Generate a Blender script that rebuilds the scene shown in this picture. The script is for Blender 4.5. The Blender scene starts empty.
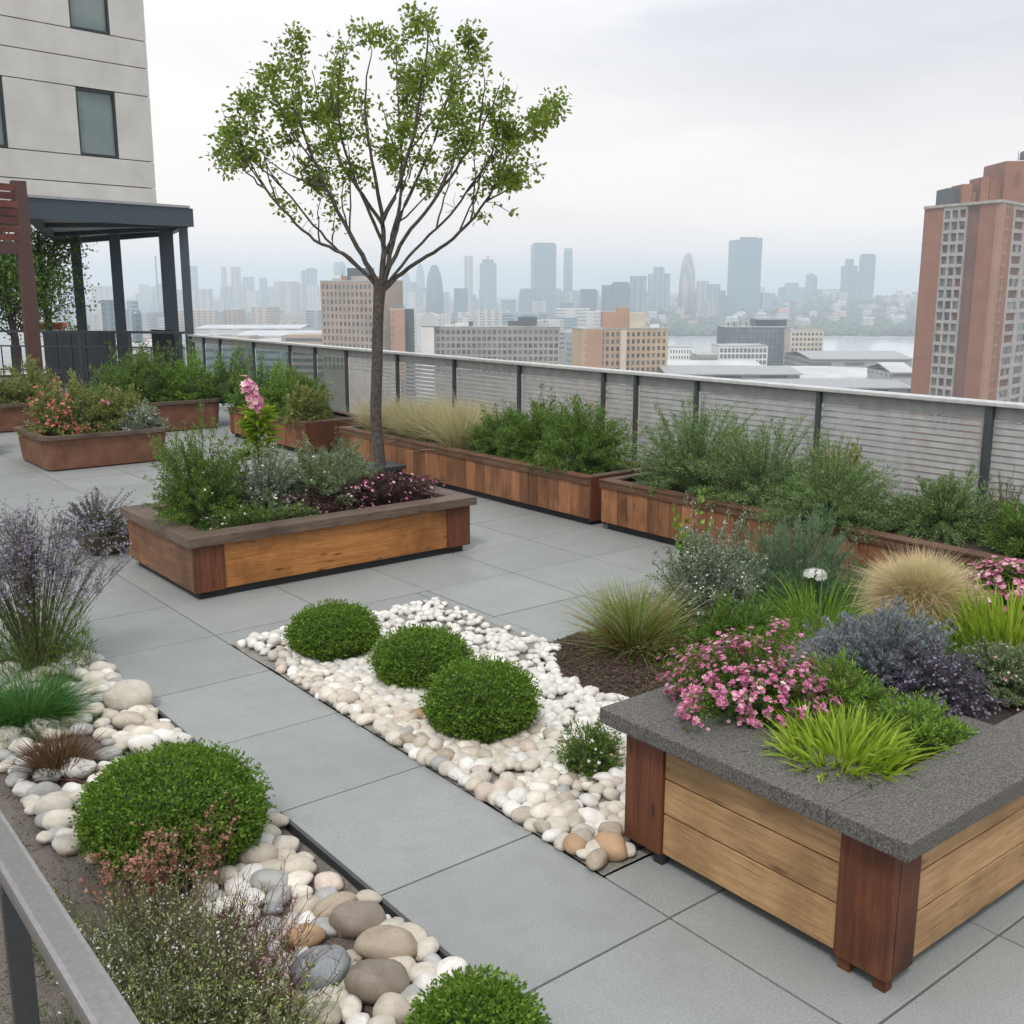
import bpy, bmesh, math, random
import numpy as np
from mathutils import Vector, Matrix, noise as mnoise

scene = bpy.context.scene
COL = scene.collection
R = math.radians
random.seed(7)

# ------------------------------------------------------------------ camera
EYE = 2.30
FPX = 1050.0
PITCH = math.atan(222 / FPX)
YAW = R(38.45)
cam_d = bpy.data.cameras.new('camera')
cam_d.sensor_width = 36.0
cam_d.lens = FPX / 1024 * 36.0
cam_d.clip_start = 0.05
cam_d.clip_end = 30000
cam = bpy.data.objects.new('camera', cam_d)
COL.objects.link(cam)
cam.location = (0, 0, EYE)
cam.rotation_euler = (math.pi / 2 - PITCH, 0, -YAW)
scene.camera = cam

FX, FY = math.sin(YAW), math.cos(YAW)
RX, RY = FY, -FX
def at(px, py, D):
    """survey helper: bearing / height reading at a horizontal distance D (metres)"""
    u = (px - 512) / FPX; v = (512 - py) / FPX
    c, s = math.cos(PITCH), math.sin(PITCH)
    f = c + s * v
    z = -s + c * v
    t = D / f
    return Vector((FX * D + RX * u * t, FY * D + RY * u * t, EYE + z * t))

# ------------------------------------------------------------------ object helpers
def wloc(p):
    v = Vector((0, 0, 0))
    while p is not None:
        v += Vector(p.location); p = p.parent
    return v
def tag(o, label=None, cat=None, group=None, kind=None):
    if label: o['label'] = label
    if cat: o['category'] = cat
    if group: o['group'] = group
    if kind: o['kind'] = kind
    return o
def thing(name, label, cat, loc=(0, 0, 0), group=None):
    o = bpy.data.objects.new(name, None)
    o.empty_display_size = .1
    COL.objects.link(o); o.location = loc
    return tag(o, label, cat, group)
def finish(me, mats, smooth=False):
    if not isinstance(mats, (list, tuple)): mats = [mats]
    for m in mats: me.materials.append(m)
    me.polygons.foreach_set('use_smooth', np.full(len(me.polygons), bool(smooth)))
    me.update()
    return me
def link(name, me, parent=None, loc=None):
    o = bpy.data.objects.new(name, me)
    COL.objects.link(o)
    if parent is not None: o.parent = parent
    if loc is not None: o.location = loc
    return o

class MB:
    """collects boxes, tubes, leaves ... given in world metres; becomes ONE mesh"""
    def __init__(s):
        s.V = []; s.F4 = []; s.F3 = []; s.n = 0; s.poly = []
    def add(s, v, quads=None, tris=None, polys=None):
        v = np.asarray(v, dtype=np.float64).reshape(-1, 3)
        if quads is not None and len(quads): s.F4.append(np.asarray(quads, dtype=np.int64).reshape(-1, 4) + s.n)
        if tris is not None and len(tris): s.F3.append(np.asarray(tris, dtype=np.int64).reshape(-1, 3) + s.n)
        if polys:
            for p in polys: s.poly.append([i + s.n for i in p])
        s.V.append(v); s.n += len(v)
        return s
    def box(s, x0, x1, y0, y1, z0, z1, b=0.0, rot=0.0, piv=None):
        if b <= 0:
            v = np.array([(x, y, z) for z in (z0, z1) for (x, y) in ((x0, y0), (x1, y0), (x1, y1), (x0, y1))], float)
            q = [(0, 3, 2, 1), (4, 5, 6, 7), (0, 1, 5, 4), (1, 2, 6, 5), (2, 3, 7, 6), (3, 0, 4, 7)]
            t = None
        else:
            # chamfered box: 24 verts
            bm = bmesh.new()
            bmesh.ops.create_cube(bm, size=1.0)
            for w in bm.verts:
                w.co = Vector((x0 + (w.co.x + .5) * (x1 - x0), y0 + (w.co.y + .5) * (y1 - y0), z0 + (w.co.z + .5) * (z1 - z0)))
            bmesh.ops.bevel(bm, geom=list(bm.edges), offset=b, segments=2, profile=.6, affect='EDGES')
            bm.verts.ensure_lookup_table()
            v = np.array([w.co[:] for w in bm.verts]); q = []; t = []
            for f in bm.faces:
                ids = [w.index for w in f.verts]
                (q if len(ids) == 4 else t).append(ids) if len(ids) in (3, 4) else t.extend([(ids[0], ids[i], ids[i + 1]) for i in range(1, len(ids) - 1)])
            bm.free()
        if rot:
            px, py = piv if piv else ((x0 + x1) / 2, (y0 + y1) / 2)
            c, sn = math.cos(rot), math.sin(rot)
            X = v[:, 0] - px; Y = v[:, 1] - py
            v[:, 0] = px + X * c - Y * sn; v[:, 1] = py + X * sn + Y * c
        return s.add(v, q, t)
    def obox(s, o, u, n, a0, a1, d0, d1, z0, z1):
        """box in a frame: o origin xy, u along, n outward"""
        v = []
        for z in (z0, z1):
            for a, d in ((a0, d0), (a1, d0), (a1, d1), (a0, d1)):
                v.append((o[0] + u[0] * a + n[0] * d, o[1] + u[1] * a + n[1] * d, z))
        return s.add(v, [(0, 3, 2, 1), (4, 5, 6, 7), (0, 1, 5, 4), (1, 2, 6, 5), (2, 3, 7, 6), (3, 0, 4, 7)])
    def prism(s, pts, z0, z1):
        n = len(pts)
        zz0 = z0 if hasattr(z0, '__len__') else [z0] * n
        zz1 = z1 if hasattr(z1, '__len__') else [z1] * n
        v = [(p[0], p[1], zz0[i]) for i, p in enumerate(pts)] + [(p[0], p[1], zz1[i]) for i, p in enumerate(pts)]
        q = [(i, (i + 1) % n, n + (i + 1) % n, n + i) for i in range(n)]
        return s.add(v, q, None, [list(range(n))[::-1], list(range(n, 2 * n))])
    def loft(s, secs, n=24, sq=1.0, rot=0.0):
        """secs: (cx, cy, rx, ry, z); sq>1 squarer section"""
        v = []
        for (cx, cy, rx, ry, z) in secs:
            for k in range(n):
                a = 2 * math.pi * (k + .5) / n
                c, sn = math.cos(a), math.sin(a)
                e = 2 / (2 * sq)
                x = rx * math.copysign(abs(c) ** e, c); y = ry * math.copysign(abs(sn) ** e, sn)
                v.append((cx + x * math.cos(rot) - y * math.sin(rot), cy + x * math.sin(rot) + y * math.cos(rot), z))
        q = []
        for j in range(len(secs) - 1):
            for k in range(n):
                q.append((j * n + k, j * n + (k + 1) % n, (j + 1) * n + (k + 1) % n, (j + 1) * n + k))
        m = (len(secs) - 1) * n
        return s.add(v, q, None, [list(range(n))[::-1], [m + k for k in range(n)]])
    def tubes(s, P, Rr, sides=5):
        """P (N, k, 3) polylines, Rr (N, k) radii"""
        P = np.asarray(P, float); Rr = np.asarray(Rr, float)
        if P.ndim == 2: P = P[None]; Rr = Rr[None]
        N, k, _ = P.shape
        T = np.gradient(P, axis=1)
        T /= np.linalg.norm(T, axis=2, keepdims=True) + 1e-9
        ref = np.where(np.abs(T[..., 2:3]) > .9, np.array([1., 0, 0]), np.array([0, 0, 1.]))
        A = np.cross(T, ref); A /= np.linalg.norm(A, axis=2, keepdims=True) + 1e-9
        B = np.cross(T, A)
        ang = np.arange(sides) * 2 * math.pi / sides
        ring = (P[:, :, None] + Rr[:, :, None, None] * (A[:, :, None] * np.cos(ang)[None, None, :, None] + B[:, :, None] * np.sin(ang)[None, None, :, None]))
        v = ring.reshape(-1, 3)
        idx = np.arange(N * k * sides).reshape(N, k, sides)
        a = idx[:, :-1, :]; b = np.roll(idx, -1, axis=2)[:, :-1, :]
        c = np.roll(idx, -1, axis=2)[:, 1:, :]; d = idx[:, 1:, :]
        return s.add(v, np.stack([a, b, c, d], -1).reshape(-1, 4))
    def leaves(s, P, D, L, W, rng, fold=.25, full=False, up=None):
        """P base points, D unit directions, lengths L, widths W"""
        P = np.asarray(P, float); n = len(P)
        if n == 0: return s
        D = np.asarray(D, float); D = D / (np.linalg.norm(D, axis=1, keepdims=True) + 1e-9)
        L = np.broadcast_to(np.asarray(L, float), (n,))[:, None]; W = np.broadcast_to(np.asarray(W, float), (n,))[:, None]
        r = rng.normal(size=(n, 3)) if up is None else (np.asarray(up, float) + rng.normal(size=(n, 3)) * .25)
        S = np.cross(D, r); S /= np.linalg.norm(S, axis=1, keepdims=True) + 1e-9
        Nn = np.cross(S, D)
        if full:
            v = np.stack([P, P + D * L * .32 + S * W * .5 + Nn * W * fold, P + D * L * .72 + S * W * .42 + Nn * W * fold * .6,
                          P + D * L - Nn * L * .08, P + D * L * .72 - S * W * .42 + Nn * W * fold * .6, P + D * L * .32 - S * W * .5 + Nn * W * fold], 1).reshape(-1, 3)
            b = (np.arange(n) * 6)[:, None]
            return s.add(v, np.concatenate([b + np.array([0, 1, 2, 3]), b + np.array([0, 3, 4, 5])], 0))
        v = np.stack([P, P + D * L * .45 + S * W * .5 + Nn * W * fold, P + D * L, P + D * L * .45 - S * W * .5 + Nn * W * fold], 1).reshape(-1, 3)
        b = (np.arange(n) * 4)[:, None]
        return s.add(v, b + np.array([0, 1, 2, 3]))
    def blades(s, P, D, L, W, rng, droop=.5, segs=4):
        """grass blades: ribbons that bend over"""
        P = np.asarray(P, float); n = len(P); D = np.asarray(D, float)
        D = D / (np.linalg.norm(D, axis=1, keepdims=True) + 1e-9)
        L = np.broadcast_to(np.asarray(L, float), (n,)); W = np.broadcast_to(np.asarray(W, float), (n,))
        H = D.copy(); H[:, 2] = 0; H /= np.linalg.norm(H, axis=1, keepdims=True) + 1e-6
        S = np.cross(D, np.array([0, 0, 1.])) + rng.normal(size=(n, 3)) * .35
        S /= np.linalg.norm(S, axis=1, keepdims=True) + 1e-9
        dr = droop * (0.5 + rng.random(n))
        pts = []
        for i in range(segs + 1):
            t = i / segs
            C = P + D * (L * t)[:, None] + (H * .35 - np.array([0, 0, .5])) * (L * dr * t * t)[:, None]
            w = W * (1 - .92 * t ** 1.8) * (.6 + .4 * min(1, t * 4))
            pts.append(C + S * w[:, None] * .5); pts.append(C - S * w[:, None] * .5)
        v = np.stack(pts, 1).reshape(-1, 3)
        m = 2 * (segs + 1); b = (np.arange(n) * m)[:, None]
        q = [b + np.array([2 * i, 2 * i + 2, 2 * i + 3, 2 * i + 1]) for i in range(segs)]
        return s.add(v, np.concatenate(q, 0))
    def mesh(s, name, origin=(0, 0, 0)):
        me = bpy.data.meshes.new(name)
        V = np.concatenate(s.V, 0) - np.asarray(origin[:], float)
        loops = []; starts = []; c = 0
        q = np.concatenate(s.F4, 0) if s.F4 else np.zeros((0, 4), int)
        t = np.concatenate(s.F3, 0) if s.F3 else np.zeros((0, 3), int)
        me.vertices.add(len(V)); me.vertices.foreach_set('co', V.astype(np.float32).ravel())
        pl = [len(p) for p in s.poly]
        lv = np.concatenate([q.ravel(), t.ravel(), np.array([i for p in s.poly for i in p], dtype=np.int64)])
        ln = np.concatenate([np.full(len(q), 4), np.full(len(t), 3), np.array(pl, dtype=np.int64)]).astype(np.int64)
        st = np.concatenate([[0], np.cumsum(ln)[:-1]])
        me.loops.add(len(lv)); me.loops.foreach_set('vertex_index', lv.astype(np.int32))
        me.polygons.add(len(ln)); me.polygons.foreach_set('loop_start', st.astype(np.int32))
        me.update(calc_edges=True); me.validate()
        return me
    def build(s, name, mats, parent=None, smooth=False, origin=None):
        org = wloc(parent) if parent is not None else Vector(origin if origin is not None else (0, 0, 0))
        me = finish(s.mesh(name, org), mats, smooth)
        return link(name, me, parent, None if parent is not None else org)

# ------------------------------------------------------------------ materials
def mk(name):
    m = bpy.data.materials.new(name); m.use_nodes = True
    nt = m.node_tree; nt.nodes.clear()
    out = nt.nodes.new('ShaderNodeOutputMaterial')
    return m, nt, out
def nd(nt, typ, **kw):
    n = nt.nodes.new(typ)
    for k, v in kw.items():
        if k == 'inp':
            for kk, vv in v.items(): n.inputs[kk].default_value = vv
        else: setattr(n, k, v)
    return n
def L_(nt, a, b): nt.links.new(a, b)
def mix_rgb(nt, fac, a, b, mode='MIX'):
    n = nt.nodes.new('ShaderNodeMix'); n.data_type = 'RGBA'; n.blend_type = mode
    for sock, val in ((n.inputs[0], fac), (n.inputs[6], a), (n.inputs[7], b)):
        if hasattr(val, 'is_linked') or hasattr(val, 'links'): L_(nt, val, sock)
        else: sock.default_value = val if not isinstance(val, tuple) else (tuple(val) + (1,) if len(val) == 3 else val)
    return n.outputs[2]
def math_(nt, op, a, b=0.0, c=0.0):
    n = nt.nodes.new('ShaderNodeMath'); n.operation = op
    for i, v in enumerate((a, b, c)):
        if hasattr(v, 'links'): L_(nt, v, n.inputs[i])
        else: n.inputs[i].default_value = v
    return n.outputs[0]
def ramp(nt, fac, stops):
    n = nt.nodes.new('ShaderNodeValToRGB')
    while len(n.color_ramp.elements) < len(stops): n.color_ramp.elements.new(.5)
    for e, (p, c) in zip(n.color_ramp.elements, stops):
        e.position = p; e.color = tuple(c) + (1,) if len(c) == 3 else c
    L_(nt, fac, n.inputs[0]); return n.outputs[0]
def noise(nt, scale, detail=4, rough=.55, vec=None, dist=0.0):
    n = nd(nt, 'ShaderNodeTexNoise', inp={'Scale': scale, 'Detail': detail, 'Roughness': rough, 'Distortion': dist})
    if vec is None:
        tc = nd(nt, 'ShaderNodeTexCoord'); vec = tc.outputs['Object']
    L_(nt, vec, n.inputs['Vector'])
    return n.outputs[0]
def bsdf(nt, out, col, rough=.6, metal=0.0, bump=None, bstr=.3, bdist=.01, spec=.5):
    p = nd(nt, 'ShaderNodeBsdfPrincipled')
    if hasattr(col, 'links'): L_(nt, col, p.inputs['Base Color'])
    else: p.inputs['Base Color'].default_value = tuple(col) + (1,)
    if hasattr(rough, 'links'): L_(nt, rough, p.inputs['Roughness'])
    else: p.inputs['Roughness'].default_value = rough
    p.inputs['Metallic'].default_value = metal
    p.inputs['Specular IOR Level'].default_value = spec
    if bump is not None:
        b = nd(nt, 'ShaderNodeBump', inp={'Strength': bstr, 'Distance': bdist})
        L_(nt, bump, b.inputs['Height']); L_(nt, b.outputs[0], p.inputs['Normal'])
    L_(nt, p.outputs[0], out.inputs['Surface'])
    return p
def island(nt):
    return nd(nt, 'ShaderNodeNewGeometry').outputs['Random Per Island']
def sc(c, k): return tuple(x * k for x in c)

def m_leaf(name, a, b, c=None, trans=.25, rough=.5, patch=1.6):
    """foliage: every leaf its own tone between a and b (c = rarer accent); broad patches vary as well"""
    m, nt, out = mk(name)
    r = island(nt)
    stops = [(0, a), (.8, b)] + ([(.93, c), (1, c)] if c else [(1, sc(b, 1.25))])
    col = ramp(nt, r, stops)
    n = noise(nt, patch * 3, 2)
    col = mix_rgb(nt, math_(nt, 'MULTIPLY', n, .5), col, sc(a, .8))
    p = nd(nt, 'ShaderNodeBsdfPrincipled', inp={'Roughness': rough, 'Specular IOR Level': .35})
    L_(nt, col, p.inputs['Base Color'])
    t = nd(nt, 'ShaderNodeBsdfTranslucent')
    L_(nt, mix_rgb(nt, .35, col, (.25, .35, .03)), t.inputs['Color'])
    mx = nd(nt, 'ShaderNodeMixShader', inp={0: trans})
    L_(nt, p.outputs[0], mx.inputs[1]); L_(nt, t.outputs[0], mx.inputs[2]); L_(nt, mx.outputs[0], out.inputs['Surface'])
    return m
def m_wood(name, a, b, axis='X', scale=1.0, rough=.55, dark=.5, var=.35, z_stain=True):
    """boards: grain runs along axis; each board its own tone"""
    m, nt, out = mk(name)
    tc = nd(nt, 'ShaderNodeTexCoord')
    r = math_(nt, 'FRACT', math_(nt, 'ADD', island(nt), nd(nt, 'ShaderNodeObjectInfo').outputs['Random']))
    off = nd(nt, 'ShaderNodeVectorMath', operation='ADD')
    L_(nt, tc.outputs['Object'], off.inputs[0])
    cx = nd(nt, 'ShaderNodeCombineXYZ'); k = math_(nt, 'MULTIPLY', r, 37.0)
    for i in range(3): L_(nt, k, cx.inputs[i])
    L_(nt, cx.outputs[0], off.inputs[1])
    mp = nd(nt, 'ShaderNodeMapping')
    s_ = {'X': (1.6, 38, 38), 'Y': (38, 1.6, 38), 'Z': (38, 38, 1.6)}[axis]
    mp.inputs['Scale'].default_value = tuple(v * scale for v in s_)
    L_(nt, off.outputs[0], mp.inputs['Vector'])
    g = noise(nt, 1.0, 6, .65, mp.outputs[0], 1.2)
    g2 = noise(nt, 4.5, 5, .7, mp.outputs[0], .3)
    mp3 = nd(nt, 'ShaderNodeMapping'); mp3.inputs['Scale'].default_value = (2.2, 2.2, 2.2); L_(nt, mp.outputs[0], mp3.inputs['Vector'])
    g3 = noise(nt, 2.6, 3, .8, mp3.outputs[0])
    gg = math_(nt, 'ADD', math_(nt, 'ADD', math_(nt, 'MULTIPLY', g, .45), math_(nt, 'MULTIPLY', g2, .30)), math_(nt, 'MULTIPLY', g3, .25))
    col = ramp(nt, gg, [(.3, sc(b, dark)), (.43, b), (.56, a), (.72, sc(a, 1.15))])
    blotch = noise(nt, 2.3, 4, .6, off.outputs[0])
    col = mix_rgb(nt, ramp(nt, blotch, [(.45, (0, 0, 0)), (.75, (1, 1, 1))]), col, sc(b, .55), 'MIX') if z_stain else col
    vo = nd(nt, 'ShaderNodeTexVoronoi', inp={'Scale': 1.0}); mk_ = nd(nt, 'ShaderNodeMapping')   # a few knots
    mk_.inputs['Scale'].default_value = tuple(3.2 if v < 10 else 13.0 for v in s_); L_(nt, off.outputs[0], mk_.inputs['Vector']); L_(nt, mk_.outputs[0], vo.inputs['Vector'])
    col = mix_rgb(nt, ramp(nt, vo.outputs['Distance'], [(.06, (.85, .85, .85)), (.17, (0, 0, 0))]), col, sc(b, .32))
    hs = nd(nt, 'ShaderNodeHueSaturation')
    L_(nt, col, hs.inputs['Color'])
    L_(nt, math_(nt, 'ADD', math_(nt, 'MULTIPLY', r, var * 2), 1 - var), hs.inputs['Value'])
    bsdf(nt, out, hs.outputs[0], rough, 0, gg, .35, .004, .35)
    return m
def m_noise(name, a, b, scale=8, rough=.8, bstr=.3, bdist=.01, detail=6, metal=0.0, spec=.5, lo=.35, hi=.65, isl=0.0, fine=None):
    m, nt, out = mk(name)
    n = noise(nt, scale, detail, .6)
    col = ramp(nt, n, [(lo, a), (hi, b)])
    h = n
    if fine:
        f = noise(nt, fine[0], 2, .7)
        col = mix_rgb(nt, ramp(nt, f, [(.35, (0, 0, 0)), (.7, (1, 1, 1))]), col, fine[1])
        h = math_(nt, 'ADD', n, math_(nt, 'MULTIPLY', f, .5))
    if isl:
        hs = nd(nt, 'ShaderNodeHueSaturation'); L_(nt, col, hs.inputs['Color'])
        L_(nt, math_(nt, 'ADD', math_(nt, 'MULTIPLY', island(nt), isl * 2), 1 - isl), hs.inputs['Value'])
        col = hs.outputs[0]
    bsdf(nt, out, col, rough, metal, h, bstr, bdist, spec)
    return m
def m_stone(name, a, b):
    m, nt, out = mk(name)
    tc = nd(nt, 'ShaderNodeTexCoord'); oi = nd(nt, 'ShaderNodeObjectInfo')
    rr = math_(nt, 'FRACT', math_(nt, 'ADD', oi.outputs['Random'], island(nt)))
    vm = nd(nt, 'ShaderNodeVectorMath', operation='ADD'); cx = nd(nt, 'ShaderNodeCombineXYZ')
    k = math_(nt, 'MULTIPLY', rr, 50.0)
    L_(nt, k, cx.inputs[0]); L_(nt, k, cx.inputs[1]); L_(nt, tc.outputs['Object'], vm.inputs[0]); L_(nt, cx.outputs[0], vm.inputs[1])
    n = noise(nt, 1.3, 5, .6, vm.outputs[0], .4)
    f = noise(nt, 22, 3, .6, vm.outputs[0])
    col = ramp(nt, n, [(.3, b), (.62, a)])
    col = mix_rgb(nt, ramp(nt, f, [(.35, (0, 0, 0)), (.75, (.7, .7, .7))]), col, sc(b, .62))
    pit = noise(nt, 3.6, 4, .75, vm.outputs[0])
    col = mix_rgb(nt, ramp(nt, pit, [(.66, (0, 0, 0)), (.80, (.45, .45, .45))]), col, sc(b, .45))
    hs = nd(nt, 'ShaderNodeHueSaturation'); L_(nt, col, hs.inputs['Color'])
    L_(nt, math_(nt, 'ADD', math_(nt, 'MULTIPLY', rr, .3), .82), hs.inputs['Value'])
    bsdf(nt, out, hs.outputs[0], .62, 0, math_(nt, 'ADD', n, math_(nt, 'MULTIPLY', pit, .4)), .25, .006, .4)
    return m
def m_plain(name, c, rough=.5, metal=0.0, spec=.5, n=.12, scale=30):
    return m_noise(name, sc(c, 1 - n), sc(c, 1 + n), scale, rough, .05, .002, 3, metal, spec)
def m_facade(name, wall, glass, fh=3.4, cw=4.0, wr=.55, wc=.6):
    """far tower walls: rows and columns of windows in the surface"""
    m, nt, out = mk(name)
    tc = nd(nt, 'ShaderNodeTexCoord'); sp = nd(nt, 'ShaderNodeSeparateXYZ'); L_(nt, tc.outputs['Object'], sp.inputs[0])
    fz = math_(nt, 'FRACT', math_(nt, 'DIVIDE', sp.outputs[2], fh))
    fx = math_(nt, 'FRACT', math_(nt, 'DIVIDE', math_(nt, 'ADD', sp.outputs[0], math_(nt, 'MULTIPLY', sp.outputs[1], .83)), cw))
    w = math_(nt, 'MULTIPLY', math_(nt, 'LESS_THAN', fz, wr), math_(nt, 'LESS_THAN', fx, wc))
    n = noise(nt, .05, 3)
    wallc = mix_rgb(nt, n, sc(wall, .75), sc(wall, 1.15))
    col = mix_rgb(nt, w, wallc, glass)
    rg = math_(nt, 'SUBTRACT', .75, math_(nt, 'MULTIPLY', w, .5))
    bsdf(nt, out, col, rg)
    return m
def m_glass(name, tint, alpha=.35, rough=.04):
    m, nt, out = mk(name)
    g = nd(nt, 'ShaderNodeBsdfGlossy', inp={'Roughness': rough, 'Color': (.9, .95, 1, 1)})
    t = nd(nt, 'ShaderNodeBsdfTransparent', inp={'Color': tuple(tint) + (1,)})
    fr = nd(nt, 'ShaderNodeFresnel', inp={'IOR': 1.45})
    mx = nd(nt, 'ShaderNodeMixShader')
    geo = nd(nt, 'ShaderNodeNewGeometry')
    L_(nt, math_(nt, 'MULTIPLY', math_(nt, 'MAXIMUM', fr.outputs[0], alpha), math_(nt, 'SUBTRACT', 1.0, geo.outputs['Backfacing'])), mx.inputs[0])
    L_(nt, t.outputs[0], mx.inputs[1]); L_(nt, g.outputs[0], mx.inputs[2]); L_(nt, mx.outputs[0], out.inputs['Surface'])
    return m

MT = {}
m, nt, out = mk('paver')
n1_ = noise(nt, 1.3, 7, .62); n2_ = noise(nt, 130, 3, .75); n3_ = noise(nt, 38, 3, .6); n4_ = noise(nt, 4.5, 5, .7)
col_ = ramp(nt, n1_, [(.3, (.262, .276, .268)), (.7, (.345, .358, .346))])
col_ = mix_rgb(nt, ramp(nt, n2_, [(.34, (0, 0, 0)), (.72, (1, 1, 1))]), col_, (.185, .195, .19))
col_ = mix_rgb(nt, ramp(nt, n4_, [(.50, (0, 0, 0)), (.74, (.6, .6, .6))]), col_, (.22, .225, .21))
col_ = mix_rgb(nt, ramp(nt, n3_, [(.70, (0, 0, 0)), (.73, (.7, .7, .7))]), col_, (.10, .10, .095))
hs_ = nd(nt, 'ShaderNodeHueSaturation'); L_(nt, col_, hs_.inputs['Color']); L_(nt, math_(nt, 'ADD', math_(nt, 'MULTIPLY', island(nt), .10), .95), hs_.inputs['Value'])
bsdf(nt, out, hs_.outputs[0], ramp(nt, n4_, [(.35, (.42, .42, .42)), (.7, (.62, .62, .62))]), 0, n2_, .16, .003, .5); MT['tile'] = m
MT['joint'] = m_noise('joint', (.015, .015, .016), (.035, .035, .035), 20, .95)
MT['slab'] = m_noise('slab', (.2, .2, .2), (.28, .28, .27), 3, .9)
MT['bedsoil'] = m_noise('gritty_soil', (.06, .048, .04), (.17, .145, .12), 45, .95, .9, .02, 8, fine=(190, (.24, .21, .18)))
MT['soil'] = m_noise('soil', (.028, .018, .012), (.075, .05, .035), 40, .95, .9, .03, 8, fine=(220, (.10, .08, .06)))
MT['grit'] = m_noise('grit', (.10, .085, .07), (.30, .27, .23), 60, .95, .9, .015, 6, fine=(260, (.42, .40, .36)))
MT['chip'] = m_noise('bark_chip', (.05, .03, .02), (.13, .085, .06), 30, .9, .2, .01, 3, isl=.5)
MT['wood_x'] = m_wood('wood_long', (.44, .19, .055), (.25, .095, .026), 'X', var=.1)
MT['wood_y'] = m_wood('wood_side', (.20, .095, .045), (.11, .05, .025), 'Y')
MT['wood_z'] = m_wood('wood_upright', (.30, .135, .062), (.19, .078, .034), 'Z', var=.48)
MT['board_y'] = m_wood('board_side', (.46, .285, .14), (.31, .175, .078), 'Y', var=.12, dark=.6)
MT['board_x'] = m_wood('board_long', (.46, .285, .14), (.31, .175, .078), 'X', var=.12, dark=.6)
MT['post'] = m_wood('post_wood', (.155, .052, .022), (.085, .027, .013), 'Z', var=.1, dark=.5)
MT['rim_x'] = m_wood('rim_wood', (.15, .105, .078), (.085, .058, .042), 'X', var=.12)
MT['rim_y'] = m_wood('rim_wood_side', (.15, .105, .078), (.085, .058, .042), 'Y', var=.12)
MT['rimr_y'] = m_wood('rim_red_side', (.17, .085, .05), (.10, .05, .03), 'Y', var=.12)
MT['rust'] = m_noise('rust_panel', (.13, .058, .034), (.20, .095, .055), 5, .6, .1, .004, 6, spec=.3)
MT['dark'] = m_plain('dark_base', (.02, .02, .021), .7)
MT['granite'] = m_noise('granite', (.018, .0165, .0145), (.05, .046, .041), 60, .75, .8, .007, 4, fine=(150, (.185, .172, .155)), lo=.3, hi=.7)
MT['steel'] = m_plain('dark_steel', (.035, .042, .048), .42, .3)
MT['pergola'] = m_plain('slate_steel', (.05, .068, .085), .45, .2)
MT['soffit'] = m_plain('soffit', (.30, .31, .32), .6)
MT['railcap'] = m_noise('brushed_cap', (.52, .52, .51), (.66, .65, .63), 12, .38, .05, .002, 4, metal=.45)
MT['louvre'] = m_noise('louvre', (.30, .30, .295), (.38, .38, .37), 9, .6, .05, .002, 4, metal=0)
MT['postm'] = m_plain('rail_post', (.07, .08, .085), .45, .4)
MT['handrail'] = m_noise('handrail', (.32, .31, .305), (.38, .37, .365), 60, .30, .03, .0005, 4, metal=.75)
MT['handpost'] = m_plain('handrail_post', (.06, .062, .066), .5, .3)
MT['edging'] = m_plain('edging', (.06, .063, .068), .5, .2)
MT['concrete'] = m_noise('facade_panel', (.46, .44, .41), (.54, .52, .485), 1.3, .85, .02, .002, 7, isl=.04)
MT['reveal'] = m_plain('dark_joint', (.05, .05, .05), .9)
MT['frame'] = m_plain('window_frame', (.018, .022, .026), .4)
MT['bark'] = m_noise('bark', (.035, .027, .022), (.10, .082, .068), 26, .9, .8, .012, 6)
MT['redscreen'] = m_wood('red_screen', (.17, .05, .035), (.10, .03, .022), 'X')
MT['redpost'] = m_plain('red_brown_post', (.075, .035, .028), .6)
m, nt, out = mk('window_glass'); n_ = noise(nt, .8, 3)
bsdf(nt, out, ramp(nt, n_, [(.35, (.12, .165, .165)), (.65, (.19, .235, .225))]), .12); MT['wglass'] = m
MT['railglass'] = m_glass('rail_glass', (.66, .72, .72), .08)
for k, a, b in (('w', (.78, .75, .70), (.60, .57, .52)), ('c', (.70, .65, .56), (.52, .47, .39)), ('b', (.56, .50, .41), (.41, .36, .285)),
                ('t', (.40, .33, .25), (.28, .225, .165)), ('T', (.30, .255, .205), (.20, .165, .13)), ('g', (.46, .455, .43), (.33, .325, .31)),
                ('G', (.27, .30, .31), (.18, .205, .22)), ('B', (.275, .295, .30), (.20, .215, .22)), ('p', (.62, .52, .44), (.48, .40, .33)),
                ('o', (.50, .31, .17), (.38, .27, .17))):
    MT['st_' + k] = m_stone('stone_' + {'w': 'white', 'c': 'cream', 'b': 'beige', 't': 'tan', 'T': 'taupe', 'g': 'pale_grey', 'G': 'slate', 'B': 'blue_grey', 'p': 'pinkish', 'o': 'orange'}[k], a, b)

# leaf colours
MT['box'] = m_leaf('boxwood_leaf', (.06, .13, .012), (.17, .31, .03), (.30, .45, .07), patch=3, trans=.4)
MT['green'] = m_leaf('mid_green_leaf', (.06, .125, .022), (.16, .29, .045), (.28, .42, .09), trans=.35)
MT['olive'] = m_leaf('olive_leaf', (.13, .16, .035), (.32, .36, .10), (.55, .53, .22), trans=.3)
MT['grey'] = m_leaf('grey_green_leaf', (.10, .15, .065), (.24, .31, .16), (.42, .47, .30), trans=.3)
MT['silver'] = m_leaf('silver_leaf', (0.117, 0.156, 0.104), (0.325, 0.377, 0.273), (0.715, 0.728, 0.65))
MT['blue'] = m_leaf('blue_green_leaf', (.075, .14, .08), (.19, .29, .18), (.30, .40, .28), trans=.3)
MT['lime'] = m_leaf('lime_leaf', (.16, .27, .015), (.38, .52, .04), (.55, .64, .10), trans=.4)
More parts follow.
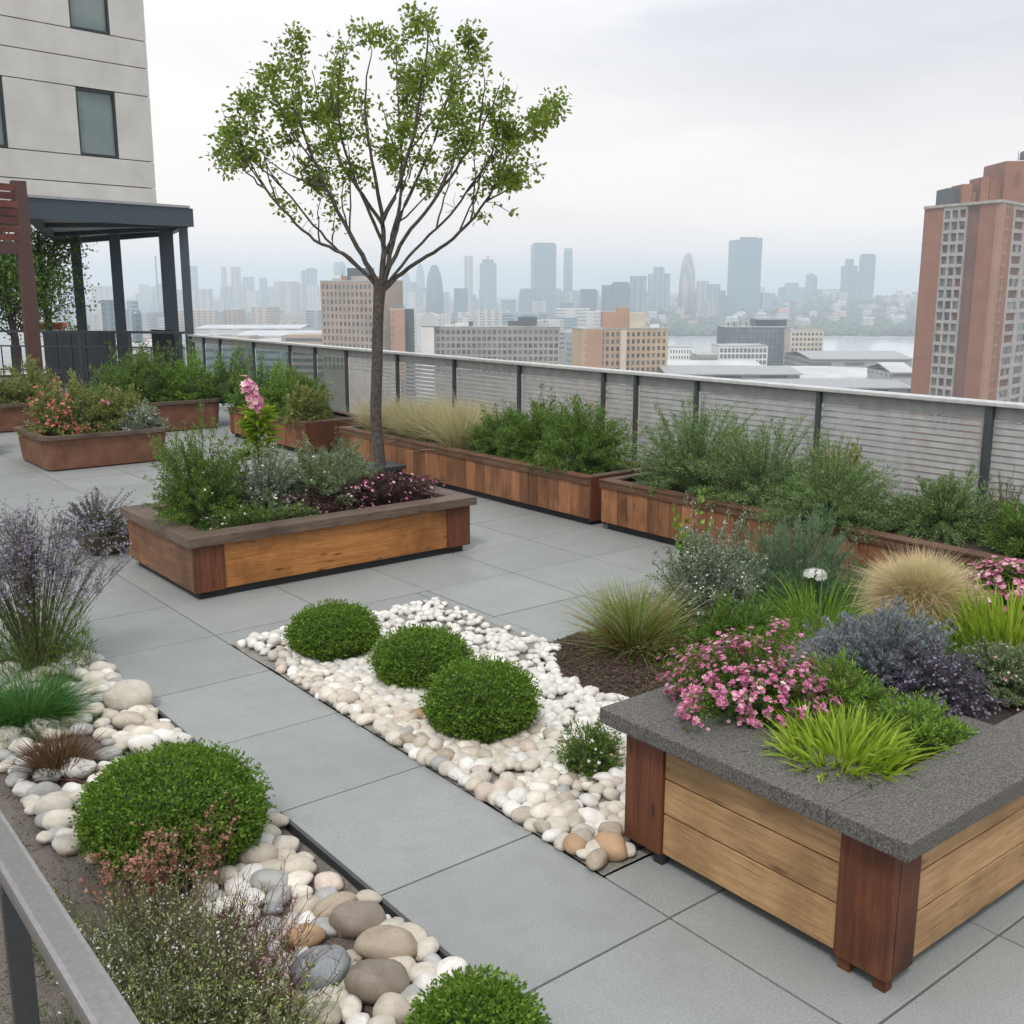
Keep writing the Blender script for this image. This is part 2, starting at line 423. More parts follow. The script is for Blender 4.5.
MT['fern'] = m_leaf('fresh_green_leaf', (.09, .20, .02), (.22, .37, .05), (.36, .50, .09), trans=.35)
MT['lav'] = m_leaf('silver_blue_leaf', (0.126, 0.147, 0.168), (0.28, 0.308, 0.357), (0.476, 0.504, 0.588))
MT['purple'] = m_leaf('purple_leaf', (.055, .04, .07), (.15, .115, .185), (.28, .24, .34))
MT['maroon'] = m_leaf('maroon_leaf', (0.033, 0.015, 0.021), (0.105, 0.042, 0.057), (0.21, 0.09, 0.105))
MT['straw'] = m_leaf('straw_blade', (.62, .48, .27), (.90, .74, .48), (.95, .86, .66), trans=.4)
MT['hay'] = m_leaf('hay_blade', (.34, .31, .14), (.74, .66, .42), (.88, .80, .60), trans=.4)
MT['rustgrass'] = m_leaf('rusty_blade', (.16, .055, .03), (.30, .15, .07), (.34, .32, .12))
MT['grassg'] = m_leaf('green_blade', (0.0252, 0.098, 0.021), (0.07, 0.21, 0.035), (0.14, 0.308, 0.07))
MT['redtuft'] = m_leaf('red_brown_blade', (0.065, 0.026, 0.0234), (0.169, 0.0715, 0.052), (0.286, 0.169, 0.117))
MT['dryolive'] = m_leaf('dry_olive_leaf', (0.0975, 0.0975, 0.0416), (0.234, 0.234, 0.111), (0.442, 0.39, 0.26))
MT['treeleaf'] = m_leaf('tree_leaf', (.11, .17, .02), (.24, .35, .045), (.38, .46, .08), trans=.5)
MT['stem'] = m_plain('stem', (.09, .085, .04), .8)
MT['stemred'] = m_plain('stem_red', (.13, .06, .045), .8)
MT['pink'] = m_leaf('pink_petal', (.55, .10, .28), (.80, .25, .46), (.88, .55, .66), trans=.3)
MT['pinkpale'] = m_leaf('pale_pink_petal', (.72, .32, .40), (.85, .55, .60), (.9, .8, .8), trans=.3)
MT['redpink'] = m_leaf('red_pink_petal', (.55, .07, .10), (.72, .17, .19), (.8, .35, .35), trans=.3)
MT['lilac'] = m_leaf('lilac_petal', (.17, .14, .22), (.33, .29, .40), (.50, .46, .56), trans=.3)
MT['white'] = m_leaf('white_petal', (.7, .7, .66), (.85, .85, .82), (.9, .9, .88), trans=.3)
MT['coral'] = m_leaf('coral_bract', (.42, .16, .12), (.58, .28, .21), (.68, .42, .34), trans=.3)
MT['yellowc'] = m_plain('flower_eye', (.6, .45, .08), .8)

HAZE_DENSITY = .00038
HAZE_COL = (.84, .93, 1.0, 1)
EXPO = 0.28
ZEN = .6
SUN_E = 1.5
CL0 = (.54, .58, .65); CL1 = (.67, .70, .755); CL2 = (.84, .84, .855); CL3 = (.96, .96, .955)
HZC = (1.12, .94, .82)

# ================================================================== TERRACE
rng = np.random.default_rng(11)
m_ = MB(); m_.box(-6, 9.0, -4, 32, -58, -.06); tag(m_.build('terrace_slab', MT['slab']), kind='structure')
m_ = MB(); m_.box(-5.9, 8.9, -3.9, 31.9, -.056, -.022); tag(m_.build('joint_bedding', MT['joint']), kind='structure')

BEDS = [(-6, 1.86, -4, 6.95), (2.66, 4.30, 2.76, 6.36), (4.30, 6.55, 2.6, 5.06)]
def subtract(rc, b):
    x0, x1, y0, y1 = rc; a0, a1, c0, c1 = b
    if a1 <= x0 or a0 >= x1 or c1 <= y0 or c0 >= y1: return [rc]
    o = []
    if a0 > x0: o.append((x0, a0, y0, y1))
    if a1 < x1: o.append((a1, x1, y0, y1))
    l, r = max(x0, a0), min(x1, a1)
    if c0 > y0: o.append((l, r, y0, c0))
    if c1 < y1: o.append((l, r, c1, y1))
    return o
xs = [-5.75, -4.9, -4.05, -3.2, -2.35, -1.5, -.65, .2, 1.05, 1.885, 2.66, 3.52, 4.40, 5.25, 6.1, 6.95, 7.8, 8.65]
ys = [-3.6 + .83 * k for k in range(0, 5)] + [.75, 1.58, 2.4, 3.2, 4.05, 4.9, 5.75, 6.6] + [7.45 + .86 * k for k in range(28)]
ys = sorted(set(round(y, 3) for y in ys)); ys = [y for i, y in enumerate(ys) if i == 0 or y - ys[i - 1] > .3]
m_ = MB()
for i in range(len(xs) - 1):
    for j in range(len(ys) - 1):
        rs = [(xs[i], xs[i + 1], ys[j], ys[j + 1])]
        for b in BEDS: rs = [q for r_ in rs for q in subtract(r_, b)]
        for (x0, x1, y0, y1) in rs:
            if x1 - x0 < .03 or y1 - y0 < .03: continue
            g = .0045; near = y0 < 9 and x0 > -1
            dz = random.uniform(-.0012, .0012)
            m_.box(x0 + g, x1 - g, y0 + g, y1 - g, -.03, dz, b=.0035 if near else 0)
tag(m_.build('terrace_paving', MT['tile']), kind='structure')

# planted beds: soil a little below the paving
def soil_sheet(name, x0, x1, y0, y1, z, mat, amp=.02, n=60, mask=None):
    X, Y = np.meshgrid(np.linspace(x0, x1, n), np.linspace(y0, y1, n)); Z = np.full_like(X, z)
    for i in range(n):
        for j in range(n):
            Z[i, j] += amp * mnoise.noise((X[i, j] * 4, Y[i, j] * 4, z * 9)) + amp * .5 * mnoise.noise((X[i, j] * 14, Y[i, j] * 14, 3))
    v = np.stack([X, Y, Z], -1).reshape(-1, 3)
    idx = np.arange(n * n).reshape(n, n)
    q = np.stack([idx[:-1, :-1], idx[:-1, 1:], idx[1:, 1:], idx[1:, :-1]], -1).reshape(-1, 4)
    mm = MB(); mm.add(v, q); return mm.build(name, mat, smooth=True)
tag(soil_sheet('soil_bed', -5, 1.84, -3.5, 6.94, -.005, MT['bedsoil'], .015, 120), kind='structure')
tag(soil_sheet('gravel_bed', 2.665, 4.33, 2.765, 6.355, .0, MT['grit'], .008, 60), kind='structure')
tag(soil_sheet('soil_bed', 4.25, 6.54, 2.62, 5.055, .012, MT['soil'], .03, 70), kind='structure')
# mounded mulch patch inside the pebble bed
X, Y = np.meshgrid(np.linspace(3.62, 4.7, 50), np.linspace(3.25, 5.0, 60))
cx_, cy_ = 4.30, 4.32
rr_ = np.sqrt(((X - cx_) / .42) ** 2 + ((Y - cy_) / .62) ** 2)
Z = .06 * (1 - rr_ ** 2) + .0
for i in range(X.shape[0]):
    for j in range(X.shape[1]): Z[i, j] += .012 * mnoise.noise((X[i, j] * 16, Y[i, j] * 16, 1))
Z = np.maximum(Z, -.03)
idx = np.arange(X.size).reshape(X.shape)
mm = MB(); mm.add(np.stack([X, Y, Z], -1).reshape(-1, 3), np.stack([idx[:-1, :-1], idx[:-1, 1:], idx[1:, 1:], idx[1:, :-1]], -1).reshape(-1, 4))
tag(mm.build('mulch_mound', MT['soil'], smooth=True), kind='structure')
# bark chips: nobody could count them
def chips(name, pts, z, s=(.012, .03), mat='chip', label='', up=True):
    n = len(pts); P = np.column_stack([pts, z + rng.random(n) * .015])
    D = rng.normal(size=(n, 3)); D[:, 2] *= .25
    mm = MB(); mm.leaves(P, D, rng.uniform(s[0], s[1], n), rng.uniform(s[0], s[1], n) * .5, rng, fold=.3)
    return tag(mm.build(name, MT[mat]), label, 'mulch', kind='stuff')
a_ = rng.random(5200) * 2 * math.pi; r_ = np.sqrt(rng.random(5200)) * .97
pm = np.column_stack([cx_ + .42 * r_ * np.cos(a_), cy_ + .62 * r_ * np.sin(a_)])
chips('bark_mulch', pm, .06 * (1 - r_ ** 2) + .002, label='dark brown bark mulch between the white pebbles and the tufted grass')
pm = np.column_stack([rng.uniform(4.32, 5.6, 7000), rng.uniform(3.3, 5.02, 7000)])
chips('bark_mulch', pm, .02, label='dark bark mulch under the shrubs behind the stone rimmed planter')
pm = np.column_stack([rng.uniform(-.3, 1.8, 16000), rng.uniform(1.2, 6.6, 16000)])
chips('bark_mulch', pm, .004, s=(.006, .02), label='dark gritty mulch in the narrow bed beside the handrail')
# edging strip of the left bed
m_ = MB(); m_.box(1.862, 1.878, -3, 6.95, -.03, .012); m_.box(-5, 1.861, 6.952, 6.965, -.03, .008)
tag(m_.build('bed_edging', MT['edging']), 'dark metal edging strip between the river stone bed and the paved path', 'edging')

# ================================================================== STONES
def stone_mesh(name, seed, mat, sub=3, lump=.12):
    bm = bmesh.new(); bmesh.ops.create_icosphere(bm, subdivisions=sub, radius=1.0)
    for v in bm.verts:
        p = v.co.copy(); d = 1 + lump * mnoise.noise(p * 1.1 + Vector((seed * 3.1, seed, 0))) * 1.6 + lump * .25 * mnoise.noise(p * 2.7 + Vector((0, seed, 9)))
        v.co = p * d
    me = bpy.data.meshes.new(name); bm.to_mesh(me); bm.free()
    return finish(me, MT[mat], True)
SM = {}
for c_ in 'wcbtTgGBpo':
    SM[c_] = [stone_mesh('river_stone', k + 3 * ord(c_), 'st_' + c_) for k in range(4)]
CN = {'w': 'white', 'c': 'cream', 'b': 'beige', 't': 'tan', 'T': 'grey brown', 'g': 'pale grey', 'G': 'slate grey', 'B': 'blue grey', 'p': 'pinkish cream', 'o': 'orange brown'}
HAND = [(1.74,3.87,0.047,0.045,60,'b'),(1.75,3.73,0.051,0.049,0,'c'),(1.62,3.7,0.074,0.051,0,'b'),(1.71,3.54,0.066,0.053,20,'b'),(1.46,3.66,0.059,0.037,0,'b'),(1.57,3.5,0.072,0.048,-15,'g'),(1.75,3.36,0.054,0.048,0,'p'),(1.64,3.38,0.045,0.03,0,'c'),(1.61,3.27,0.053,0.041,20,'b'),(1.68,3.18,0.075,0.046,25,'t'),(1.7,3.05,0.097,0.063,15,'T'),(1.51,3.21,0.031,0.025,0,'b'),(1.51,3.1,0.066,0.04,8,'o'),(1.46,2.89,0.092,0.088,0,'B'),(1.7,2.85,0.1,0.06,0,'t'),(1.57,2.7,0.1,0.063,5,'T'),(1.74,2.66,0.057,0.039,0,'c'),(1.71,2.61,0.045,0.036,0,'w'),(1.36,2.68,0.055,0.043,0,'b'),(1.44,2.6,0.038,0.036,0,'w'),(1.55,2.57,0.059,0.049,20,'b'),(1.39,3.04,0.037,0.035,60,'c'),(1.32,2.82,0.042,0.04,0,'t'),(1.33,2.91,0.031,0.029,0,'w'),(1.51,3.35,0.035,0.029,0,'G'),(1.41,3.37,0.046,0.044,70,'w'),(1.38,3.5,0.035,0.034,70,'w'),(1.38,3.22,0.044,0.042,60,'w'),(1.54,3.74,0.025,0.024,0,'b'),(1.6,2.91,0.032,0.027,0,'b'),(1.78,2.57,0.026,0.018,0,'w'),(1.36,3.62,0.042,0.036,0,'w'),(1.33,3.05,0.037,0.032,0,'w'),(1.29,3.13,0.037,0.032,0,'w'),(1.12,5.62,0.063,0.06,0,'c'),(1.14,5.44,0.058,0.041,0,'c'),(1.04,5.4,0.047,0.034,0,'g'),(1.07,5.13,0.052,0.036,0,'g'),(1.04,5.03,0.032,0.02,0,'w'),(1.15,5.01,0.064,0.04,0,'g'),(1.28,4.98,0.077,0.055,0,'w'),(1.09,4.85,0.068,0.041,0,'g'),(1.2,4.8,0.05,0.03,0,'w'),(1.2,4.71,0.046,0.037,0,'c'),(1.08,4.66,0.075,0.045,0,'c'),(1.07,4.51,0.07,0.044,0,'c'),(1.16,4.57,0.025,0.023,0,'c'),(0.99,4.44,0.034,0.032,0,'c'),(1.06,4.4,0.04,0.024,0,'c'),(1.04,4.28,0.047,0.038,0,'b'),(1.4,4.96,0.039,0.024,0,'w'),(1.27,5.62,0.068,0.043,0,'w'),(0.94,3.58,0.024,0.023,0,'w'),(1.1,4.14,0.033,0.031,0,'t'),(1.74,6.51,0.038,0.034,0,'w'),(1.84,6.52,0.06,0.036,0,'g'),(1.82,6.31,0.075,0.045,0,'c'),(1.73,6.18,0.069,0.044,0,'c'),(1.7,6.33,0.049,0.03,0,'w'),(1.82,6.06,0.048,0.029,0,'g'),(1.83,5.94,0.047,0.028,0,'g'),(1.72,5.94,0.055,0.035,0,'w'),(1.77,5.69,0.129,0.077,0,'c'),(1.59,5.72,0.049,0.041,0,'c'),(1.63,5.58,0.044,0.033,0,'c'),(1.75,5.51,0.059,0.035,0,'c'),(1.67,5.41,0.079,0.048,0,'b'),(1.56,5.5,0.043,0.036,0,'c'),(1.5,5.63,0.047,0.036,0,'w'),(1.77,5.34,0.043,0.03,0,'b'),(1.79,5.22,0.06,0.043,0,'b'),(1.68,5.21,0.066,0.04,0,'c'),(1.58,5.2,0.045,0.041,0,'c'),(1.52,5.33,0.056,0.034,0,'c'),(1.81,5.03,0.055,0.033,0,'w'),(1.64,5.07,0.082,0.049,0,'w'),(1.32,5.64,0.057,0.034,0,'w'),(1.24,5.64,0.042,0.035,0,'w'),(1.67,6.54,0.05,0.03,0,'w'),(1.6,6.57,0.042,0.025,0,'w'),(1.53,6.64,0.042,0.025,0,'w'),(1.36,6.63,0.074,0.045,0,'w')]
UNIQ = {10: 'large grey brown river stone lying against the dark edging, right of the orange stone',
        12: 'small orange tinted river stone just above the big round blue grey stone',
        13: 'big round blue grey boulder, the largest stone in the bottom left bed',
        14: 'large flat tan oval river stone touching the edging, second above the low boxwood',
        15: 'large grey brown oval river stone right of the round blue grey boulder',
        5: 'smooth pale grey oval river stone right of the big clipped boxwood, among beige stones',
        9: 'tilted tan river stone between the cream stones and the large grey brown one',
        62: 'broad cream river stone by the edging, the largest in the upper left bed',
        40: 'rounded white river stone directly below the red brown grass tuft'}
placed = []
rs = random.Random(4)
for i, (x, y, a, b, rot, c_) in enumerate(HAND):
    if i in (24,): c_ = 'G'
    me = SM[c_][rs.randrange(4)]
    o = link('river_stone', me)
    h = a * rs.uniform(.58, .7)
    o.location = (x, y, h * .8); o.scale = (a * 1.12, b * 1.25, h * 1.1)
    o.rotation_euler = (rs.uniform(-.12, .12), rs.uniform(-.12, .12), -YAW + R(rot) + rs.uniform(-.2, .2))
    if i in UNIQ: tag(o, UNIQ[i], 'stone', 'river stones in the left bed')
    else: tag(o, CN[c_] + ' river stone in the left bed between the edging and the handrail', 'stone', 'river stones in the left bed')
    placed.append((x, y, max(a, b)))

def pack(n, xr, yr, rfun, fixed, seed, iters=70, ok=None, sep=.88):
    """push stones apart until they lie side by side"""
    g = np.random.default_rng(seed)
    P = np.column_stack([g.uniform(*xr, n), g.uniform(*yr, n)]); r = rfun(P, g)
    FX_ = np.array([[f[0], f[1]] for f in fixed]).reshape(-1, 2); FR = np.array([f[2] for f in fixed])
    for it in range(iters):
        d = P[:, None] - P[None]; D = np.sqrt((d ** 2).sum(-1)) + 1e-6
        ov = (r[:, None] + r[None]) * sep - D; np.fill_diagonal(ov, 0); ov = np.maximum(ov, 0)
        P += (d / D[..., None] * ov[..., None]).sum(1) * .28
        if len(FR):
            d = P[:, None] - FX_[None]; D = np.sqrt((d ** 2).sum(-1)) + 1e-6
            ov = np.maximum((r[:, None] + FR[None]) * .92 - D, 0)
            P += (d / D[..., None] * ov[..., None]).sum(1) * .6
        P[:, 0] = np.clip(P[:, 0], xr[0] + r * .6, xr[1] - r * .6); P[:, 1] = np.clip(P[:, 1], yr[0] + r * .55, yr[1] - r * .7)
    return P, r, g
# smaller stones filling the left bed between the hand-set ones
fx = [(p[0], p[1], p[2] * .85) for p in placed] + [(1.42, 4.05, .27), (1.3, 5.85, .22), (1.22, 5.05, .2), (1.66, 2.33, .17), (1.5, 6.75, .2)]
P, r, g = pack(330, (1.0, 1.85), (2.0, 6.85), lambda P, g: g.uniform(.030, .062, len(P)), fx, 5, 60)
lab = 0
for k in range(len(P)):
    dd = min(math.hypot(P[k, 0] - f[0], P[k, 1] - f[1]) - f[2] for f in fx)
    if dd < -.014: continue
    if P[k, 0] < 1.25 and not (4.2 < P[k, 1] < 5.7): continue
    if P[k, 0] < 1.36 and 2.0 < P[k, 1] < 4.2 and g.random() < .6: continue
    c_ = g.choice(list('wwccbbgg'))
    o = link('river_stone', SM[c_][int(g.integers(4))])
    o.location = (P[k, 0], P[k, 1], r[k] * .45); o.scale = (r[k] * 1.15, r[k] * .85, r[k] * .6); o.rotation_euler = (0, 0, g.random() * 6)
    tag(o, 'small ' + CN[str(c_)] + ' stone wedged between the larger river stones of the left bed', 'stone', 'small stones in the left bed')

# the pebble bed with the three boxwood balls
BALLS = [(3.11, 5.76, .275), (3.27, 4.99, .275), (3.13, 4.20, .285)]
fx2 = [(b[0], b[1], b[2] * .78) for b in BALLS] + [(4.32, 4.32, .28), (4.32, 3.98, .18), (4.34, 4.62, .16), (3.02, 2.95, .0), (3.25, 3.48, .12)]
def rf(P, g):
    r = g.uniform(.03, .052, len(P)); far = (P[:, 0] - 2.66) / 1.6
    return r * (1.02 - .28 * far) * np.where(P[:, 1] > 5.2, .88, 1)
P, r, g = pack(1350, (2.665, 4.30), (2.77, 6.35), rf, fx2, 9, 90, sep=.80)
rows = []
for k in range(len(P)):
    x, y = P[k]
    if x > 2.87 and y < 2.92: continue
    if ((x - cx_) / .35) ** 2 + ((y - cy_) / .52) ** 2 < 1: continue
    if math.hypot(x - 3.25, y - 3.48) < .1: continue
    dist = math.sqrt(x * x + y * y + 5.3)
    wh = (x - 2.66) / 1.6 * .75 + (y - 2.8) / 3.6 * .45 + g.random() * .35
    c_ = 'w' if wh > .62 else str(g.choice(list('ccccwwbccp'))) if wh > .38 else str(g.choice(list('bcwccbwpcbwtccwbccpcgwco')))
    rows.append((r[k] / dist, x, y, r[k], c_))
for hx, hy, hr, hc in ((2.79, 2.86, .066, 'o'), (2.73, 2.98, .055, 'b')): rows.append((1, hx, hy, hr, hc))
rows.sort(reverse=True)
stuffm = {}
for i, (q, x, y, r0, c_) in enumerate(rows):
    z = r0 * g.uniform(.3, .95); s3 = (r0 * g.uniform(1.08, 1.36), r0 * g.uniform(.86, 1.08), r0 * g.uniform(.62, .85)); rz = g.random() * 6.28
    rx = g.uniform(-.35, .35)
    if i < 300:
        o = link('pebble', SM[c_][int(g.integers(4))]); o.location = (x, y, z); o.scale = s3; o.rotation_euler = (rx, 0, rz)
        if i == 0 or (c_ == 'o' and q == 1): lb = 'orange brown oval pebble at the near tip of the pebble bed beside the corner post'
        else: lb = CN[c_] + ' rounded pebble in the nearer part of the pebble bed'
        tag(o, lb, 'pebble', 'pebbles of the pebble bed')
    else:
        me = SM[c_][int(g.integers(4))]
        stuffm.setdefault(c_, []).append((x, y, z, s3, rx, rz))
bm = bmesh.new(); bmesh.ops.create_icosphere(bm, subdivisions=2, radius=1.0)
bv = np.array([v.co[:] for v in bm.verts]); bf = np.array([[v.index for v in f.verts] for f in bm.faces]); bm.free()
mm = MB(); mi = []; slots = sorted(stuffm); cnt = []
for si, c_ in enumerate(slots):
    for (x, y, z, s3, rx, rz) in stuffm[c_]:
        sd = g.random(3) * 20
        dn = np.array([mnoise.noise(Vector(v) * 1.3 + Vector(sd)) for v in bv])[:, None]
        v = bv * (1 + .28 * dn) * np.array(s3)
        c, s = math.cos(rx), math.sin(rx); v = np.column_stack([v[:, 0], v[:, 1] * c - v[:, 2] * s, v[:, 1] * s + v[:, 2] * c])
        c, s = math.cos(rz), math.sin(rz); v = np.column_stack([v[:, 0] * c - v[:, 1] * s, v[:, 0] * s + v[:, 1] * c, v[:, 2]])
        mm.add(v + np.array([x, y, z]), None, bf); cnt.append((si, len(bf)))
o = mm.build('pebbles', [MT['st_' + c_] for c_ in slots], smooth=True)
o.data.polygons.foreach_set('material_index', np.concatenate([np.full(n, s, dtype=np.int32) for s, n in cnt]))
tag(o, 'mass of smaller mostly white pebbles filling the far side of the pebble bed', 'pebbles', kind='stuff')

# ================================================================== PLANTERS
def soil_in(parent, x0, x1, y0, y1, z):
    n = 24; X, Y = np.meshgrid(np.linspace(x0, x1, n), np.linspace(y0, y1, n)); Z = np.full_like(X, z)
    for i in range(n):
        for j in range(n): Z[i, j] += .02 * mnoise.noise((X[i, j] * 5, Y[i, j] * 5, 2))
    idx = np.arange(n * n).reshape(n, n); mm = MB()
    mm.add(np.stack([X, Y, Z], -1).reshape(-1, 3), np.stack([idx[:-1, :-1], idx[:-1, 1:], idx[1:, 1:], idx[1:, :-1]], -1).reshape(-1, 4))
    return mm.build('soil', MT['soil'], parent, True)

# --- big stone-rimmed planter at the right front
def stone_planter():
    x0, x1, y0, y1 = 2.88, 6.32, 1.64, 2.87
    t = thing('raised_planter', 'large wooden planter with wide speckled grey stone rim at the front right', 'planter', (2.88, 1.64, 0))
    zt = .552; ct = .618
    # wide rim of stone
    X0, X1, Y0, Y1 = x0 - .07, x1 + .07, y0 - .08, y1 + .09
    m = MB(); m.box(X0, X0 + .37, Y0 + .301, Y1 - .261, zt, ct, b=.007); m.build('coping_stone', MT['granite'], t)
    m = MB(); m.box(X0, 4.62, Y0, Y0 + .30, zt, ct, b=.007); m.build('coping_stone', MT['granite'], t)
    m = MB(); m.box(4.624, X1, Y0, Y0 + .30, zt, ct, b=.007); m.build('coping_stone', MT['granite'], t)
    m = MB(); m.box(X0, 4.62, Y1 - .26, Y1, zt, ct, b=.007); m.build('coping_stone', MT['granite'], t)
    m = MB(); m.box(4.624, X1, Y1 - .26, Y1, zt, ct, b=.007); m.build('coping_stone', MT['granite'], t)
    m = MB(); m.box(X1 - .3, X1, Y0 + .302, Y1 - .262, zt, ct, b=.007); m.build('coping_stone', MT['granite'], t)
    m = MB(); m.box(3.88, 4.01, Y0 + .302, Y1 - .262, .38, .575, b=.006); m.build('divider', MT['granite'], t)
    # corner posts: pairs of boards
    pw = .205
    def post(cx, cy, sx, sy):
        m = MB()
        m.box(min(cx, cx + sx * .035), max(cx, cx + sx * .035), min(cy, cy + sy * pw), max(cy, cy + sy * pw), .055, zt - .002, b=.004)
        m.box(min(cx + sx * .0375, cx + sx * (pw * .8)), max(cx + sx * .0375, cx + sx * (pw * .8)), min(cy, cy + sy * .035), max(cy, cy + sy * .035), .055, zt - .002, b=.004)
        p = m.build('corner_post', MT['post'], t)
        f = MB(); f.box(cx + sx * .02 - .045 * (sx < 0), cx + sx * .02 + .045 * (sx > 0), *sorted((cy + sy * .012, cy + sy * .06)), 0, .054, b=.004)
        f.build('foot', MT['dark'] if (cy > 2) else MT['post'], t); f = MB()
        f.box(*sorted((cx + sx * .02, cx + sx * .065)), *sorted((cy + sy * (pw - .055), cy + sy * (pw - .005))), 0, .054, b=.004)
        f.build('foot', MT['dark'] if (cy > 2) else MT['post'], t)
    post(x0, y0, 1, 1); post(x0, y1, 1, -1); post(x1, y0, -1, 1); post(x1, y1, -1, -1)
    # boards, three rows
    rows_ = ((.392, zt - .004), (.240, .385), (.062, .233))
    for z0, z1 in rows_:
        m = MB(); m.box(x0 + .014, x0 + .038, y0 + pw + .003, y1 - pw - .003, z0, z1, b=.003); m.build('side_board', MT['board_y'], t)
        m = MB(); m.box(x0 + pw * .8 + .003, x1 - pw * .8 - .003, y0 + .014, y0 + .038, z0, z1, b=.003); m.build('front_board', MT['board_x'], t)
        m = MB(); m.box(x0 + pw * .8 + .003, x1 - pw * .8 - .003, y1 - .038, y1 - .014, z0, z1, b=.003); m.build('back_board', MT['board_x'], t)
    m = MB(); m.box(x0 + .042, x1 - .042, y0 + .042, y1 - .042, .07, .50); m.build('liner', MT['dark'], t)
    soil_in(t, X0 + .375, X1 - .305, Y0 + .305, Y1 - .265, .53)
    m = MB(); m.box(x0 + .3, x1 - .3, y0 + .2, y1 - .2, 0, .069); m.build('shade_plinth', MT['dark'], t)  # black block between the feet, colour stands for shade below
stone_planter()

# --- middle wooden planter
def wood_planter(name, label, x0, x1, y0, y1, zt, rim=.13, rt=.05, split=None, toe=.035, end=.24, mats=('wood_x', 'wood_y', 'rim_x', 'rim_y', 'post')):
    t = thing(name, label, 'planter', (x0, y0, 0))
    o = .045
    m = MB(); m.box(x0 + .05, x1 - .05, y0 + .05, y1 - .05, 0, toe + .005); m.build('shade_plinth', MT['dark'], t)  # near-black toe block: contact shadow of the base gap put into its colour
    zb = zt - rt
    m = MB(); m.box(x0 + end, x1 - end, y0 + .008, y0 + .03, toe + .006, zb - .001, b=.003); m.build('front_board', MT[mats[0]], t)
    for (a, b) in ((x0, x0 + end - .002), (x1 - end + .002, x1)):
        m = MB(); m.box(a, b, y0, y0 + .03, toe, zb - .001, b=.004); m.build('corner_board', MT['post'], t)
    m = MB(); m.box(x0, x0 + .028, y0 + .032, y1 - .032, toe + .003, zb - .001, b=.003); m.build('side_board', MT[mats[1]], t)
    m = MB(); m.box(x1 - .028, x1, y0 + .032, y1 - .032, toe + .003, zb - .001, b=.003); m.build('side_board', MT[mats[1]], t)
    m = MB(); m.box(x0, x1, y1 - .03, y1, toe, zb - .001, b=.003); m.build('back_board', MT[mats[0]], t)
    m = MB(); m.box(x0 - o, x1 + o, y0 - o, y0 + rim, zb, zt, b=.006); m.build('rim_board', MT[mats[2]], t)
    m = MB(); m.box(x0 - o, x1 + o, y1 - rim, y1 + o, zb, zt, b=.006); m.build('rim_board', MT[mats[2]], t)
    m = MB(); m.box(x0 - o, x0 + rim, y0 + rim + .002, y1 - rim - .002, zb, zt, b=.006); m.build('rim_board', MT[mats[3]], t)
    m = MB(); m.box(x1 - rim, x1 + o, y0 + rim + .002, y1 - rim - .002, zb, zt, b=.006); m.build('rim_board', MT[mats[3]], t)
    soil_in(t, x0 + .03, x1 - .03, y0 + .03, y1 - .03, zt - .08)
    return t
wood_planter('raised_planter', 'rectangular wooden planter with brown rim and honey coloured board amid the paving', 2.86, 5.42, 7.43, 8.85, .50, rim=.15, rt=.075, end=.25, toe=.06)

# --- corten style planters far left: rim with rounded corners
def rust_planter(label, x0, x1, y0, y1, zt, rad=.16):
    t = thing('rust_planter', label, 'planter', (x0, y0, 0))
    cx, cy = (x0 + x1) / 2, (y0 + y1) / 2
    def rr(hx, hy, r, z, n=5):
        o = []
        for (sx, sy, a0) in ((1, 1, 0), (-1, 1, 90), (-1, -1, 180), (1, -1, 270)):
            for k in range(n + 1):
                a = R(a0 + 90 * k / n); o.append((cx + sx * (hx - r) + r * math.cos(a), cy + sy * (hy - r) + r * math.sin(a), z))
        return o
    hx, hy = (x1 - x0) / 2, (y1 - y0) / 2
    def skin(rings, name, mat):
        n = len(rings[0]); q = []
        for j in range(len(rings) - 1):
            for k in range(n): q.append((j * n + k, j * n + (k + 1) % n, (j + 1) * n + (k + 1) % n, (j + 1) * n + k))
        m = MB(); m.add([p for r_ in rings for p in r_], q); return m.build(name, mat, t)
    skin([rr(hx - .09, hy - .09, rad * .6, .0), rr(hx - .09, hy - .09, rad * .6, .02), rr(hx - .05, hy - .05, rad * .7, .024), rr(hx - .01, hy - .01, rad * .9, zt - .05)], 'body', MT['rust'])
    skin([rr(hx - .01, hy - .01, rad, zt - .05), rr(hx + .03, hy + .03, rad, zt - .045), rr(hx + .03, hy + .03, rad, zt), rr(hx - .07, hy - .07, rad * .7, zt + .002), rr(hx - .07, hy - .07, rad * .7, zt - .12)], 'rim', MT['rim_x'])
    soil_in(t, x0 + .09, x1 - .09, y0 + .09, y1 - .09, zt - .07)
    return t
rust_planter('rust brown planter holding the shrub with red and magenta flowers, left of the middle planter', 3.57, 5.22, 14.1, 15.55, .46)
rust_planter('rust brown planter cut by the left edge, behind the one with red flowers', 1.9, 3.38, 16.0, 17.4, .46)
rust_planter('rust brown planter under the hedge at the back left, below the pergola posts', 5.35, 7.25, 17.0, 18.6, .50, .2)
rust_planter('low brown planter with olive shrubs behind the far left planters', 1.6, 5.1, 18.6, 20.0, .46)

